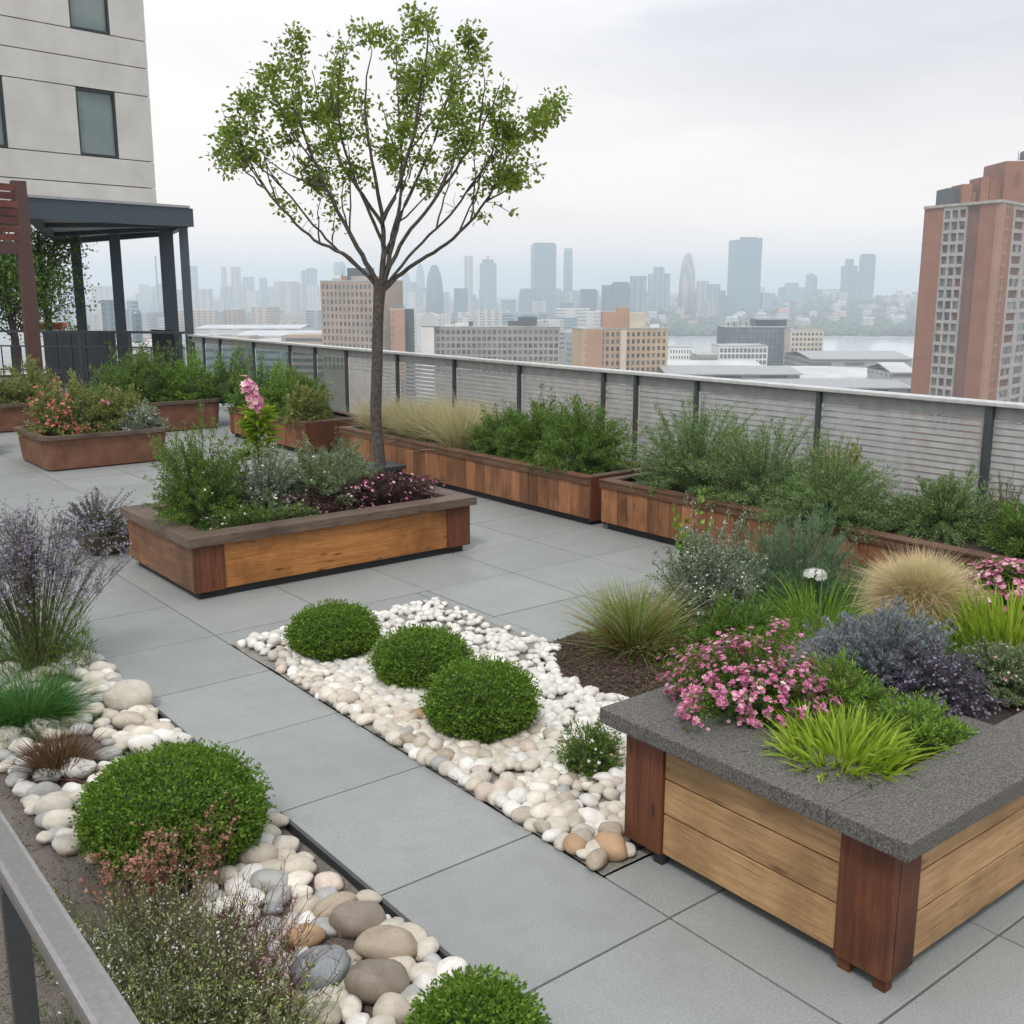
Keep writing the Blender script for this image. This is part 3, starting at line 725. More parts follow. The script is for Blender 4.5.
# --- slatted planters along the guard rail
def slat_planter(label, x0, x1, y0, y1, zt, ends=(True, True), w=.165, rim='rimr_y', pl='slat_planter'):
    t = thing(pl, label, 'planter', (x0, y0, 0))
    m = MB(); m.box(x0 + .07, x1 - .03, y0 + .05, y1 - .05, 0, .08); m.build('shade_plinth', MT['dark'], t)  # set-back black strip, shade under the planter as colour
    y = y0 + .003
    rr_ = random.Random(int(y0 * 10))
    while y < y1 - .02:
        ww = min(w * rr_.uniform(.75, 1.2), y1 - .003 - y)
        if y1 - (y + ww) < .06: ww = y1 - .003 - y
        m = MB(); m.box(x0 + rr_.uniform(.010, .016), x0 + .035, y, y + ww - .004, .075, zt - .085, b=.002); m.build('front_board', MT['wood_z'], t); y += ww
    m = MB(); m.box(x0 - .005, x0 + .035, y0, y1, zt - .083, zt - .022, b=.004); m.build('top_rail', MT[rim], t)
    m = MB(); m.box(x0 - .015, x0 + .11, y0, y1, zt - .02, zt, b=.004); m.build('rim_board', MT[rim], t)
    m = MB(); m.box(x1 - .1, x1 + .01, y0, y1, zt - .02, zt, b=.004); m.build('rim_board', MT[rim], t)
    for e, ya, yb in ((ends[0], y0 - .001, y0 + .1), (ends[1], y1 - .1, y1 + .001)):
        m = MB(); m.box(x0 + .113, x1 - .103, ya, yb, zt - .02, zt, b=.004); m.build('rim_board', MT['rim_x'], t)
    m = MB(); m.box(x0 + .037, x1, y0 + .002, y0 + .03, .045, zt - .022, b=.002); m.build('end_panel', MT['post'], t)
    m = MB(); m.box(x0 + .037, x1, y1 - .03, y1 - .002, .045, zt - .022, b=.002); m.build('end_panel', MT['post'], t)
    m = MB(); m.box(x1 - .03, x1 - .002, y0 + .032, y1 - .032, .045, zt - .022); m.build('back_panel', MT['post'], t)
    soil_in(t, x0 + .036, x1 - .032, y0 + .03, y1 - .03, zt - .06)
    return t
slat_planter('long slatted wooden planter with pale grasses and green shrubs behind the tree trunk', 6.92, 7.95, 7.50, 12.45, .50)
slat_planter('long slatted wooden planter with grey green shrubs running to the right edge', 6.94, 8.0, 1.2, 7.36, .50)
slat_planter('short vertical board planter at the far end of the rail, behind the tall pink flower', 6.85, 7.95, 13.35, 15.9, .48, w=.3)

# planter pot of the tree and the bowl
t = thing('tree_tub', 'low square black metal tub at the foot of the single tree', 'tree tub', (6.40, 10.55, 0))
m = MB(); m.box(6.22, 6.58, 10.37, 10.73, 0, .24, b=.008); m.build('tub', MT['dark'], t)
m = MB(); m.box(6.18, 6.62, 10.33, 10.77, .241, .285, b=.006); m.build('rim', MT['steel'], t)
t = thing('plant_bowl', 'shallow dark bowl left of the middle planter with small purple flowers', 'bowl', (2.84, 9.42, 0))
m = MB(); m.loft([(2.84, 9.42, .12, .12, .0), (2.84, 9.42, .2, .2, .05), (2.84, 9.42, .27, .27, .17), (2.84, 9.42, .29, .29, .19), (2.84, 9.42, .28, .28, .20), (2.84, 9.42, .24, .24, .17)], 28)
m.build('bowl', MT['rim_x'], t, True)
m = MB(); m.loft([(2.84, 9.42, .242, .242, .165), (2.84, 9.42, .18, .18, .18)], 28); m.build('soil', MT['soil'], t)

# ================================================================== GUARD RAIL
RXX = 8.40
t = thing('guard_rail', 'grey metal guard rail with flat pale top cap and louvred bays at the roof edge', 'railing', (RXX, 1.0, 0))
m = MB(); m.box(RXX - .06, RXX + .10, -1.2, 21.2, 1.375, 1.41, b=.006); m.build('top_cap', MT['railcap'], t)
m = MB(); m.box(RXX + .02, RXX + .05, -1.2, 21.2, 1.255, 1.373); m.build('upper_band', MT['louvre'], t)
posts = [21.17, 20.5, 19.7, 18.2, 16.75, 15.84, 14.8, 13.29, 11.84, 10.42, 8.87, 8.34, 7.45, 5.93, 4.28, 2.6, .9, -.8]
for i, y in enumerate(posts):
    m = MB(); w = .019 if y > 5 else .032
    m.box(RXX - .035, RXX + .015, y - w, y + w, .0, 1.374, b=.004)
    if y == 4.28:
        m.box(RXX - .15, RXX - .036, y - .012, y + .012, .0, .1)
    m.build('post', MT['postm'], t)
for i in range(len(posts) - 1):
    y1, y0 = posts[i] - .026, posts[i + 1] + .026
    if y1 - y0 < .2: pass
    if posts[i] > 15.5:
        m = MB(); m.box(RXX + .022, RXX + .032, y0, y1, .12, 1.253); m.build('glass_panel', MT['railglass'], t)
    else:
        m = MB(); k = 0; z = .08
        gap = 0.056
        while z < 1.24:
            # tilted slat
            v = []
            for yy in (y0, y1):
                for (dx, dz) in ((.020, 0), (.024, -.003), (.036, .044 if y0 < 9.5 else .034), (.031, .047 if y0 < 9.5 else .037)):
                    v.append((RXX + dx, yy, z + dz))
            m.add(v, [(0, 1, 5, 4), (1, 2, 6, 5), (2, 3, 7, 6), (3, 0, 4, 7), (0, 3, 2, 1), (4, 5, 6, 7)])
            z += gap
        m.build('louvre_panel', MT['louvre'], t)
m = MB(); m.box(RXX - .06, RXX + .12, -1.2, 21.2, -.02, .07); m.build('base_kerb', MT['louvre'], t)

# dark railing of the ramp, far left
A = Vector((8.30, 21.25, 0)); B = Vector((2.2, 28.6, 0)); u = (B - A).normalized(); n_ = Vector((-u.y, u.x, 0)); LEN = (B - A).length
t = thing('ramp_railing', 'dark metal railing with thin bars left of the pergola posts', 'railing', (A.x, A.y, 0))
m = MB(); m.obox(A, u, n_, 0, LEN, -.04, .04, 1.42, 1.47); m.build('top_rail', MT['steel'], t)
m = MB(); m.obox(A, u, n_, 0, LEN, -.02, .02, 1.12, 1.15); m.build('middle_rail', MT['steel'], t)
m = MB(); m.obox(A, u, n_, 0, LEN, -.02, .02, .62, .65); m.build('middle_rail', MT['steel'], t)
k = .1
while k < LEN:
    m = MB(); m.obox(A, u, n_, k - .03, k + .03, -.03, .03, 0, 1.418); m.build('post', MT['steel'], t); k += 1.15
k = .3
while k < LEN:
    m = MB(); m.obox(A, u, n_, k - .01, k + .01, -.01, .01, .05, 1.118); m.build('bar', MT['steel'], t); k += .235
A2 = at(47, 375, 25.5); B2 = at(112, 372, 25.0); u2 = (B2 - A2); u2.z = 0; l2 = u2.length; u2.normalize(); n2 = Vector((-u2.y, u2.x, 0))
t = thing('screen_fence', 'dark vertical board screen behind the ramp railing, under the pergola', 'fence', (A2.x, A2.y, 0))
k = 0
while k < l2:
    m = MB(); m.obox(A2, u2, n2, k, k + .19, -.02 - .01 * (int(k * 5) % 2), .02, 0, 1.32); m.build('board', MT['steel'], t); k += .2
A2 = at(155, 375, 24.6); B2 = at(178, 375, 24.0); u2 = (B2 - A2); u2.z = 0; l2 = u2.length; u2.normalize(); n2 = Vector((-u2.y, u2.x, 0))
t = thing('screen_fence', 'narrow dark panel between the two right pergola posts', 'fence', (A2.x, A2.y, 0))
m = MB(); m.obox(A2, u2, n2, 0, l2, -.02, .02, 0, 1.38); m.build('panel', MT['steel'], t)
m = MB(); m.obox(A2, u2, n2, -.02, l2 + .02, -.03, .03, 1.382, 1.41); m.build('top_rail', MT['steel'], t)

# ================================================================== PERGOLA
FL = at(25, 200, 19.7); FR = at(187.5, 213, 22.3); BR = at(166, 232, 26.5); BL = at(60, 243, 31.5)
zt = 3.93
for p in (FL, FR, BR, BL): p.z = 0
t = thing('pergola', 'slate grey steel canopy on four posts in front of the pale tower', 'pergola', (FR.x, FR.y, 0))
def beam(p, q, z0, z1, w, name='beam', mat='pergola', ext=0.0):
    u = (q - p); u.z = 0; l = u.length; u.normalize(); n = Vector((-u.y, u.x, 0))
    m = MB(); m.obox(p, u, n, -ext, l + ext, -w / 2, w / 2, z0, z1); return m.build(name, MT[mat], t)
beam(FL, FR, zt - .36, zt, .16, ext=.08); beam(FR + (BR - FR).normalized() * .085, BR, zt - .34, zt - .003, .16)
beam(FL + (BL - FL).normalized() * .085, BL, zt - .34, zt - .003, .16); beam(BL, BR, zt - .34, zt - .006, .14)
for f in (.33, .66):
    beam(FL.lerp(BL, f) + Vector((.1, 0, 0)), FR.lerp(BR, f) - Vector((.1, 0, 0)), zt - .30, zt - .05, .12, 'rafter')
m = MB(); c0 = (FL + FR + BL + BR) / 4
m.prism([tuple(c0.lerp(p, 1.03)) for p in (FL, FR, BR, BL)], zt + .003, zt + .05); m.build('roof_sheet', MT['soffit'], t)
m = MB(); m.prism([tuple(c0.lerp(p, .95)) for p in (FL, FR, BR, BL)], zt - .20, zt - .17); m.build('ceiling_panel', MT['soffit'], t)
def ppost(px, py, D, w, d, z1=zt - .02):
    p = at(px, py, D); m = MB(); m.box(p.x - w / 2, p.x + w / 2, p.y - d / 2, p.y + d / 2, 0, z1, rot=-R(18), b=.008); m.build('post', MT['pergola'], t)
ppost(187.5, 300, 22.35, .17, .2); ppost(170, 300, 24.4, .30, .26); ppost(119, 300, 26.8, .26, .24); ppost(80, 300, 29.3, .26, .24)
# red-brown slatted screen with its post
P0 = at(20, 190, 19.2); P0.z = 0; P1 = at(-60, 190, 18.0); P1.z = 0
u = (P1 - P0); l = u.length; u.normalize(); n = Vector((-u.y, u.x, 0))
t = thing('slat_screen', 'red brown slatted screen on a dark leaning post at the left edge', 'screen', (P0.x, P0.y, 0))
for k in range(7):
    m = MB(); m.obox(P0, u, n, -.02, l, -.03, .03, 3.15 + k * .14, 3.15 + k * .14 + .115); m.build('slat', MT['redscreen'], t)
m = MB(); m.obox(P0, u, n, 0, l, -.05, .02, 2.92, 3.13); m.build('lower_board', MT['redpost'], t)
m = MB(); pb = at(38, 375, 18.9); m.prism([(P0.x - .13, P0.y - .06), (P0.x + .1, P0.y - .06), (P0.x + .1, P0.y + .12), (P0.x - .13, P0.y + .12)], 0, 4.17); m.build('post', MT['redpost'], t)

# ================================================================== PALE TOWER (upper left)
C0 = Vector((10.64, 28.58, 0)); az = R(38.45 + 42.05); du = Vector((-math.sin(az), -math.cos(az), 0)); nn = Vector((du.y, -du.x, 0))
if nn.dot(-C0) < 0: nn = -nn
t = thing('apartment_tower', 'pale concrete panel tower with dark framed windows at the upper left', 'building', (C0.x, C0.y, 0))
WW = 13.0; zb = 4.3; ztop = 24.0
m = MB(); m.obox(C0, du, nn, .02, WW, -12, -.25, zb, ztop)
m.obox(C0, du, nn, 7.0, WW, -12, -2, -58, zb - .01); m.build('core_wall', MT['reveal'], t)
wins = [(s0, s0 + 1.04) for s0 in (.96, 3.76, 6.6, 9.4)]
zl = [zb]; flo = 5.61; f = 0
bands = []   # (z0, z1, has_window)
zz = [zb, 4.93, 5.60, 7.22, 7.90, 8.56, 10.18, 10.86, 11.52, 13.14, 13.82, 14.48, 16.1, 16.78, 17.44, 19.06, 19.74, 20.4, 22.02, 22.7, ztop]
m = MB(); k = 0
gp = .012
for i in range(len(zz) - 1):
    z0, z1 = zz[i] + gp, zz[i + 1] - gp
    win = (i % 3 == 2)
    if not win:
        for s0, s1 in ((0, 4.9), (4.9, 9.8), (9.8, WW)): m.obox(C0, du, nn, s0 + (gp if s0 else 0) * .3, s1 - gp * .3, -.25, 0, z0, z1)
        m.obox(C0, -nn, du * -1, .26, 6, -.018, 0, z0, z1)
    else:
        e = 0.0
        for (a, b) in wins + [(WW, WW)]:
            m.obox(C0, du, nn, e, a, -.25, .0, z0, z1); e = b
        m.obox(C0, -nn, du * -1, .26, 6, -.018, 0, z0, z1)
        for (a, b) in wins:
            w_ = MB(); fr = .055
            w_.obox(C0, du, nn, a + .003, a + fr, -.14, -.03, z0, z1); w_.obox(C0, du, nn, b - fr, b - .003, -.14, -.03, z0, z1)
            w_.obox(C0, du, nn, a + fr, b - fr, -.14, -.03, z0, z0 + fr); w_.obox(C0, du, nn, a + fr, b - fr, -.14, -.03, z1 - fr, z1)
            wo = w_.build('window', MT['frame'], t)
            w_ = MB(); w_.obox(C0, du, nn, a + fr, b - fr, -.12, -.10, z0 + fr, z1 - fr); w_.build('pane', MT['wglass'], wo)
m.build('wall', MT['concrete'], t)
m = MB(); m.obox(C0, du, nn, -.02, WW, -12, .03, ztop, ztop + .3); m.build('parapet', MT['concrete'], t)

# ================================================================== NEAR HANDRAIL (bottom left)
t = thing('handrail', 'grey metal handrail in the near bottom left corner', 'handrail', (.44, 1.2, 0))
m = MB()
m.box(.405, .475, .9, 5.5, 1.055, 1.10, b=.012); m.build('top_rail', MT['handrail'], t)
m = MB(); m.box(.428, .452, .9, 5.5, 1.02, 1.053); m.build('under_rail', MT['handpost'], t)
for y in (2.33, 4.2):
    m = MB(); m.box(.412, .462, y - .03, y - .004, 0, 1.018, b=.003); m.box(.420, .455, y - .003, y + .022, 0, 1.018, b=.003); m.build('post', MT['handpost'], t)

# ================================================================== VEGETATION
def vnoise(D, seed, k=2.2):
    return np.array([mnoise.noise(Vector((d[0] * k + seed * 7.3, d[1] * k, d[2] * k + seed))) for d in D])
def dome_dirs(n, rng, zmin=-.15):
    z = rng.uniform(zmin, 1, n); a = rng.random(n) * 2 * math.pi; r = np.sqrt(np.maximum(0, 1 - z * z))
    return np.column_stack([r * np.cos(a), r * np.sin(a), z])
def petals(mm, C, N_, rad, rng, n=5, w=.75):
    """open flowers: n petals round each centre"""
    k = len(C); N_ = N_ / (np.linalg.norm(N_, axis=1, keepdims=True) + 1e-9)
    A = np.cross(N_, rng.normal(size=(k, 3))); A /= np.linalg.norm(A, axis=1, keepdims=True) + 1e-9
    B = np.cross(N_, A)
    rad = np.broadcast_to(np.asarray(rad, float), (k,))
    for i in range(n):
        a = 2 * math.pi * i / n
        D = A * math.cos(a) + B * math.sin(a) + N_ * .25
        S = -A * math.sin(a) + B * math.cos(a)
        L = rad[:, None]
        v = np.stack([C, C + D * L * .6 + S * L * w * .5, C + D * L, C + D * L * .6 - S * L * w * .5], 1).reshape(-1, 3)
        b = (np.arange(k) * 4)[:, None]; mm.add(v, b + np.array([0, 1, 2, 3]))
    return mm

def shrub(name, label, cat, x, y, z, w, h, leaf, seed, nshoot=150, nleaf=30, L=.03, W=.013, d=None, group=None, up=.35, stem='stem', flowers=None,
          core=.48, spread=.35, lump=.3, full=False, t0=.3, fuzz=.18, clump=0.0, zmin=-.1, stemr=.003):
    g = np.random.default_rng(seed); d = d or w
    t = thing(name, label, cat, (x, y, z), group)
    Dn = dome_dirs(nshoot, g, zmin)
    rad = 1 + lump * vnoise(Dn, seed) * 1.6
    rad *= g.uniform(1 - fuzz, 1 + fuzz * .5, nshoot)
    T = np.column_stack([Dn[:, 0] * w / 2 * rad, Dn[:, 1] * d / 2 * rad, np.maximum(.03, Dn[:, 2] * h * rad + .04 * h)])
    B = T * np.array([spread * .6, spread * .6, 0]) * g.uniform(.3, 1, (nshoot, 1))
    k = 6; ts = np.linspace(0, 1, k)
    base = np.array([x, y, z])
    C = B + (T - B) * .5; C[:, 2] += h * .12; C[:, :2] *= .85
    pts = [(B * (1 - s) ** 2 + 2 * C * s * (1 - s) + T * s * s) for s in ts]
    P = np.stack(pts, 1) + base
    sm = MB(); ns = min(nshoot, 160)
    sm.tubes(P[:ns], np.linspace(stemr * 1.6, stemr * .5, k)[None].repeat(ns, 0), 4)
    sm.build('stems', MT[stem], t)
    s = g.uniform(t0, 1, (nshoot, nleaf)) ** .75
    B3, C3, T3 = B[:, None], C[:, None], T[:, None]; s3 = s[..., None]
    LP = B3 * (1 - s3) ** 2 + 2 * C3 * s3 * (1 - s3) + T3 * s3 ** 2
    TD = 2 * (C3 - B3) * (1 - s3) + 2 * (T3 - C3) * s3
    TD = TD / (np.linalg.norm(TD, axis=2, keepdims=True) + 1e-9)
    rnd = g.normal(size=LP.shape); rnd /= np.linalg.norm(rnd, axis=2, keepdims=True)
    LD = TD * .6 + rnd * .85 + np.array([0, 0, up])
    LP = LP + rnd * L * .35
    mm = MB(); n = nshoot * nleaf
    mm.leaves(LP.reshape(-1, 3) + base, LD.reshape(-1, 3), L * g.uniform(.6, 1.2, n), W * g.uniform(.7, 1.2, n), g, full=full)
    if core:
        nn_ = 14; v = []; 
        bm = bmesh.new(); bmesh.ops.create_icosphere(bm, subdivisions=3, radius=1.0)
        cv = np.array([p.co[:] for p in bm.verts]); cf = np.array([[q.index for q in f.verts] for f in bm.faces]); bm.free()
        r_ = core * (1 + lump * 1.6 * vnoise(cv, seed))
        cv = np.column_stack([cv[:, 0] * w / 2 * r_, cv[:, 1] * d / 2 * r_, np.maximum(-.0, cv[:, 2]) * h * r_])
        km = MB(); km.add(cv + base, None, cf); km.build('shade_core', MT['coreshade'], t, True)  # added solid core against see-through, inner shade put into its colour
    mm.build('foliage', MT[leaf], t)
    if flowers:
        for fl in (flowers if isinstance(flowers, list) else [flowers]):
            nf = fl['n']; ids = g.integers(0, nshoot, nf * 6)
            c = T[ids] 
            if 'where' in fl: keep = np.array([fl['where'](q[0] / (w / 2), q[1] / (d / 2), q[2] / h) for q in c]); c = c[keep]; ids = ids[keep]
            c = c[:nf] * g.uniform(.93, 1.04, (len(c[:nf]), 1)); c = c + g.normal(size=c.shape) * fl.get('jit', .01)
            nrm = c / np.array([w / 2, d / 2, h]) + np.array([0, 0, .5]) + g.normal(size=c.shape) * .35
            fm = MB(); petals(fm, c + base, nrm, fl['r'] * g.uniform(.7, 1.15, len(c)), g, fl.get('p', 5)); fm.build('flowers', MT[fl['m']], t)
    return t
MT['sage'] = m_leaf('sage_green_leaf', (.085, .155, .05), (.21, .33, .11), (.36, .46, .22), trans=.3)
MT['wispleaf'] = m_leaf('wispy_leaf', (.20, .26, .07), (.44, .50, .18), (.70, .66, .50))
MT['coreshade'] = m_noise('core_shade', (.020, .038, .010), (.05, .08, .02), 30, .95, .8, .03, 4)  # dark green of the added cores: the dim shade inside foliage, as colour

def boxball(label, x, y, r, h, seed, n=15000, group='clipped boxwood balls', z=0.0):
    g = np.random.default_rng(seed); t = thing('boxwood_ball', label, 'shrub', (x, y, z), group)
    D = dome_dirs(n, g, -.75)
    lump = 1 + .09 * vnoise(D, seed, 1.6) + .09 * vnoise(D, seed + 5, 5.0) + .06 * vnoise(D, seed + 3, 12.0)
    dep = g.uniform(.90, 1.0, n) ** 1.0 * lump
    hh = h * .56
    c = np.array([x, y, z + hh * .80])
    P = D * dep[:, None] * np.array([r, r, hh]) + c
    P[:, 2] = np.maximum(P[:, 2], z + .01)
    rn = g.normal(size=(n, 3)); rn /= np.linalg.norm(rn, axis=1, keepdims=True)
    mm = MB(); mm.leaves(P, D * .7 + rn * .9 + np.array([0, 0, .25]), g.uniform(.013, .022, n), g.uniform(.008, .013, n), g, fold=.2)
    # stray tips
    k = 420; D2 = dome_dirs(k, g, -.1); rn = g.normal(size=(k, 3)) * .3
    P2 = D2 * np.array([r, r, hh]) * 1.01 + c
    for q in range(4): mm.leaves(P2 + D2 * .010 * q, D2 + g.normal(size=(k, 3)) * .6, .018, .010, g)
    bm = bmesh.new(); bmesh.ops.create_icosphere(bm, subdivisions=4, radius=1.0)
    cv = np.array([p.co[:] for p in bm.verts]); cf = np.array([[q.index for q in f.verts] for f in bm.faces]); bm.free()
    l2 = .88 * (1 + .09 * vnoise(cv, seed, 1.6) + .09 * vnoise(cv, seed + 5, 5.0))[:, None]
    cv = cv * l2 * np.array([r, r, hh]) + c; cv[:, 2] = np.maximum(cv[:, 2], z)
    km = MB(); km.add(cv, None, cf); km.build('shade_core', MT['coreshade'], t, True)  # added core under the leaves, coloured dark like a shaded interior
    mm.build('foliage', MT['box'], t)
    sm = MB(); sm.tubes([[(x, y, z - .02), (x, y, z + .06), (x, y, z + .12)]], [[.02, .018, .015]], 7); sm.build('stem', MT['bark'], t)

def grass(name, label, x, y, z, n, L, W, mat, seed, cat='grass', spread=.06, lean=.9, droop=.5, group=None, parts=None, segs=5, upmin=.15, w=None):
    g = np.random.default_rng(seed); t = thing(name, label, cat, (x, y, z), group)
    groups = [(n, mat, L, W)] + (parts or [])
    for (n_, mt, L_0, W_0) in groups:
        a = g.random(n_) * 2 * math.pi; rr = np.sqrt(g.random(n_)) * spread
        P = np.column_stack([x + rr * np.cos(a), y + rr * np.sin(a), np.full(n_, z)])
        th = np.abs(g.normal(0, lean * .6, n_)); th = np.minimum(th, 1.45)
        a2 = a + g.normal(0, .5, n_)
        D = np.column_stack([np.sin(th) * np.cos(a2), np.sin(th) * np.sin(a2), np.cos(th)])
        mm = MB(); mm.blades(P, D, L_0 * g.uniform(.55, 1.1, n_), W_0, g, droop, segs); mm.build('blades', MT[mt], t)
    return t

# ---- clipped box
boxball('clipped round boxwood at the far end of the row of three in the pebble bed', 3.11, 5.76, .275, .31, 1)
boxball('clipped round boxwood in the middle of the row of three in the pebble bed', 3.27, 4.99, .278, .31, 2)
boxball('clipped round boxwood nearest the stone rimmed planter in the pebble bed, the last of three', 3.13, 4.20, .29, .36, 3)
boxball('large clipped boxwood mound in the left bed among river stones', 1.39, 3.99, .365, .42, 4, 26000)
boxball('clipped boxwood cut by the bottom edge of the picture, beside the path edging', 1.63, 2.22, .185, .25, 5, 10000)

# ---- left bed
def purple_tall(label, x, y, w, h, seed, nst=70, cat='flowering shrub', nfl=60, leafz=.45):
    g = np.random.default_rng(seed); t = thing('sea_lavender', label, cat, (x, y, 0))
    th = np.abs(g.normal(0, .36, nst)); a = g.random(nst) * 6.28
    T = np.column_stack([np.cos(a) * np.sin(th) * w * 1.1, np.sin(a) * np.sin(th) * w * 1.1, h * np.cos(th) * g.uniform(.72, 1, nst)])
    B = T * np.array([.15, .15, 0]); C = B + (T - B) * .5; C[:, :2] *= .6; ts = np.linspace(0, 1, 8)
    base = np.array([x, y, 0])
    P = np.stack([B * (1 - s) ** 2 + 2 * C * s * (1 - s) + T * s * s for s in ts], 1) + base
    sm = MB(); sm.tubes(P, np.linspace(.004, .0015, 8)[None].repeat(nst, 0), 4)
    # side twigs near top
    m = nst * 7; ids = g.integers(0, nst, m); ss = g.uniform(.62, .99, m)[:, None]
    q = B[ids] * (1 - ss) ** 2 + 2 * C[ids] * ss * (1 - ss) + T[ids] * ss ** 2
    td = g.normal(size=(m, 3)) * .55 + np.array([0, 0, 1.0]) + q * np.array([1, 1, 0]) * 1.5; td /= np.linalg.norm(td, axis=1, keepdims=True)
    ln = g.uniform(.06, .15, m)[:, None]
    e = q + td * ln
    sm.tubes(np.stack([q, (q + e) / 2 + g.normal(size=q.shape) * .005, e], 1) + base, np.array([[.0018, .0014, .001]]).repeat(m, 0), 3)
    sm.build('stems', MT['stem'], t)
    nf = m * 9; i2 = g.integers(0, m, nf); f = g.uniform(.3, 1.15, (nf, 1))
    C_ = q[i2] + td[i2] * ln[i2] * f + g.normal(size=(nf, 3)) * .012
    fm = MB(); petals(fm, C_ + base, g.normal(size=(nf, 3)) + np.array([0, 0, .8]), g.uniform(.005, .009, nf), g, 4, 1.0); fm.build('flowers', MT['lilac'], t)
    nl = 4200; z = g.random(nl) ** 1.6 * h * leafz; a = g.random(nl) * 6.28; r = np.sqrt(g.random(nl)) * w * .36 * (1 - .2 * z / h)
    LP = np.column_stack([x + r * np.cos(a), y + r * np.sin(a), z]); LD = np.column_stack([np.cos(a) * .5, np.sin(a) * .5, np.ones(nl)]) + g.normal(size=(nl, 3)) * .4
    lm = MB(); lm.leaves(LP, LD, g.uniform(.03, .09, nl), g.uniform(.003, .007, nl), g); lm.build('foliage', MT['green'], t)
    return t
purple_tall('tall wiry shrub topped with a haze of lilac flowers at the left edge', 1.52, 6.62, .95, 1.0, 21, 130)
purple_tall('wispy lilac flowering stems at the very left edge behind the tall wiry shrub', 1.05, 7.0 - .2, .55, .9, 22, 40)
shrub('purple_shrub', 'small purple leaved shrub growing in the shallow dark bowl', 'shrub', 2.76, 9.42, .17, .72, .36, 'purple', 23, 130, 26, .022, .01, flowers=dict(n=420, r=.011, m='lilac', jit=.02), core=.5)
grass('green_tuft', 'bright green grass tuft low at the left edge below the lilac shrub', 1.25, 5.80, 0, 2600, .36, .005, 'grassg', 24, spread=.16, lean=1.0, droop=.75)
grass('brown_tuft', 'spiky red brown tuft between white river stones in the left bed', 1.22, 5.06, 0, 900, .27, .005, 'redtuft', 25, spread=.07, lean=1.25, droop=.25, parts=[(200, 'rustgrass', .22, .006)])
grass('dry_tuft', 'small dry rusty grass beside the lilac shrub next to the path edging', 1.68, 6.72, 0, 220, .26, .004, 'redtuft', 26, spread=.05, lean=.9, droop=.6)
# wispy perennials by the handrail
def wisp(name, label, x, y, w, h, seed, n, leaf, stem, tipmat=None, cat='perennial', tipn=5, leafn=14, lsize=(.008, .018), lean=.35, d=None, tipr=(.004, .009), curl=.02):
    g = np.random.default_rng(seed); t = thing(name, label, cat, (x, y, 0)); d = d or w
    a = g.random(n) * 6.28; r = np.sqrt(g.random(n))
    B = np.column_stack([r * np.cos(a) * w * .38, r * np.sin(a) * d * .38, np.zeros(n)])
    hh = h * g.uniform(.6, 1.05, n)
    T = B + np.column_stack([g.normal(0, lean * h * .5, n) + B[:, 0] * .5, g.normal(0, lean * h * .5, n) + B[:, 1] * .5, hh])
    k = 8; ts = np.linspace(0, 1, k); wob = np.cumsum(g.normal(0, curl * .35, (n, k, 3)), 1) * np.array([1, 1, .3]); wob[:, 0] = 0
    P = B[:, None] * (1 - ts[None, :, None]) + T[:, None] * ts[None, :, None] + wob + np.array([x, y, 0])
    sm = MB(); sm.tubes(P, np.linspace(.0022, .0009, k)[None].repeat(n, 0), 3)
    m = n * 4; ids = g.integers(0, n, m); kk = g.integers(3, k - 1, m); q = P[ids, kk]; td = g.normal(size=(m, 3)) * .6 + np.array([0, 0, .8]); td /= np.linalg.norm(td, axis=1, keepdims=True)
    e = q + td * (h * g.uniform(.08, .22, m))[:, None]
    sm.tubes(np.stack([q, (q + e) / 2 + g.normal(size=q.shape) * .006, e], 1), np.array([[.0013, .001, .0007]]).repeat(m, 0), 3)
    sm.build('stems', MT[stem], t)
    nl = n * leafn; ids = g.integers(0, n, nl); f = g.random(nl) ** .8 * (k - 1.01); i0 = f.astype(int); fr = (f - i0)[:, None]
    LP = P[ids, i0] * (1 - fr) + P[ids, i0 + 1] * fr + g.normal(size=(nl, 3)) * .006
    lm = MB(); lm.leaves(LP, g.normal(size=(nl, 3)) * .8 + np.array([0, 0, .7]), g.uniform(lsize[0], lsize[1], nl), g.uniform(lsize[0], lsize[1], nl) * .35, g); lm.build('foliage', MT[leaf], t)
    if tipmat:
        nt_ = int(m * tipn); ids = g.integers(0, m, nt_); f = g.uniform(.4, 1.05, (nt_, 1)); C_ = q[ids] * (1 - f) + e[ids] * f + g.normal(size=(nt_, 3)) * .005
        fm = MB(); petals(fm, C_, g.normal(size=(nt_, 3)) + np.array([0, 0, .6]), g.uniform(tipr[0], tipr[1], nt_), g, 4, 1.0); fm.build('flowers', MT[tipmat], t)
    return t
wisp('coral_perennial', 'upright coral pink spiked perennial in front of the large boxwood mound', 1.20, 3.60, .50, .35, 31, 64, 'olive', 'stemred', 'coral', tipn=4, lean=.16, d=.2, tipr=(.004, .009), leafn=26)
wisp('wispy_bush', 'wispy olive green and reddish fine stemmed bush beside the handrail at the bottom left', 1.0, 3.0, .46, .34, 32, 430, 'wispleaf', 'stem', 'white', tipn=.5, leafn=24, lean=.55, d=.75, lsize=(.006, .018), tipr=(.003, .006))
wisp('dry_twigs', 'bare reddish twigs arching over white river stones at the bottom left', 1.26, 2.98, .26, .30, 33, 150, 'redtuft', 'stemred', 'pinkpale', tipn=.6, leafn=3, lean=.6, tipr=(.003, .006), d=.6, curl=.04)
wisp('wispy_bush', 'dense low green fine leaved bush below the wispy bush, at the bottom edge', .96, 2.60, .55, .28, 34, 420, 'wispleaf', 'stem', None, leafn=34, lean=.4, d=.5, lsize=(.010, .022))
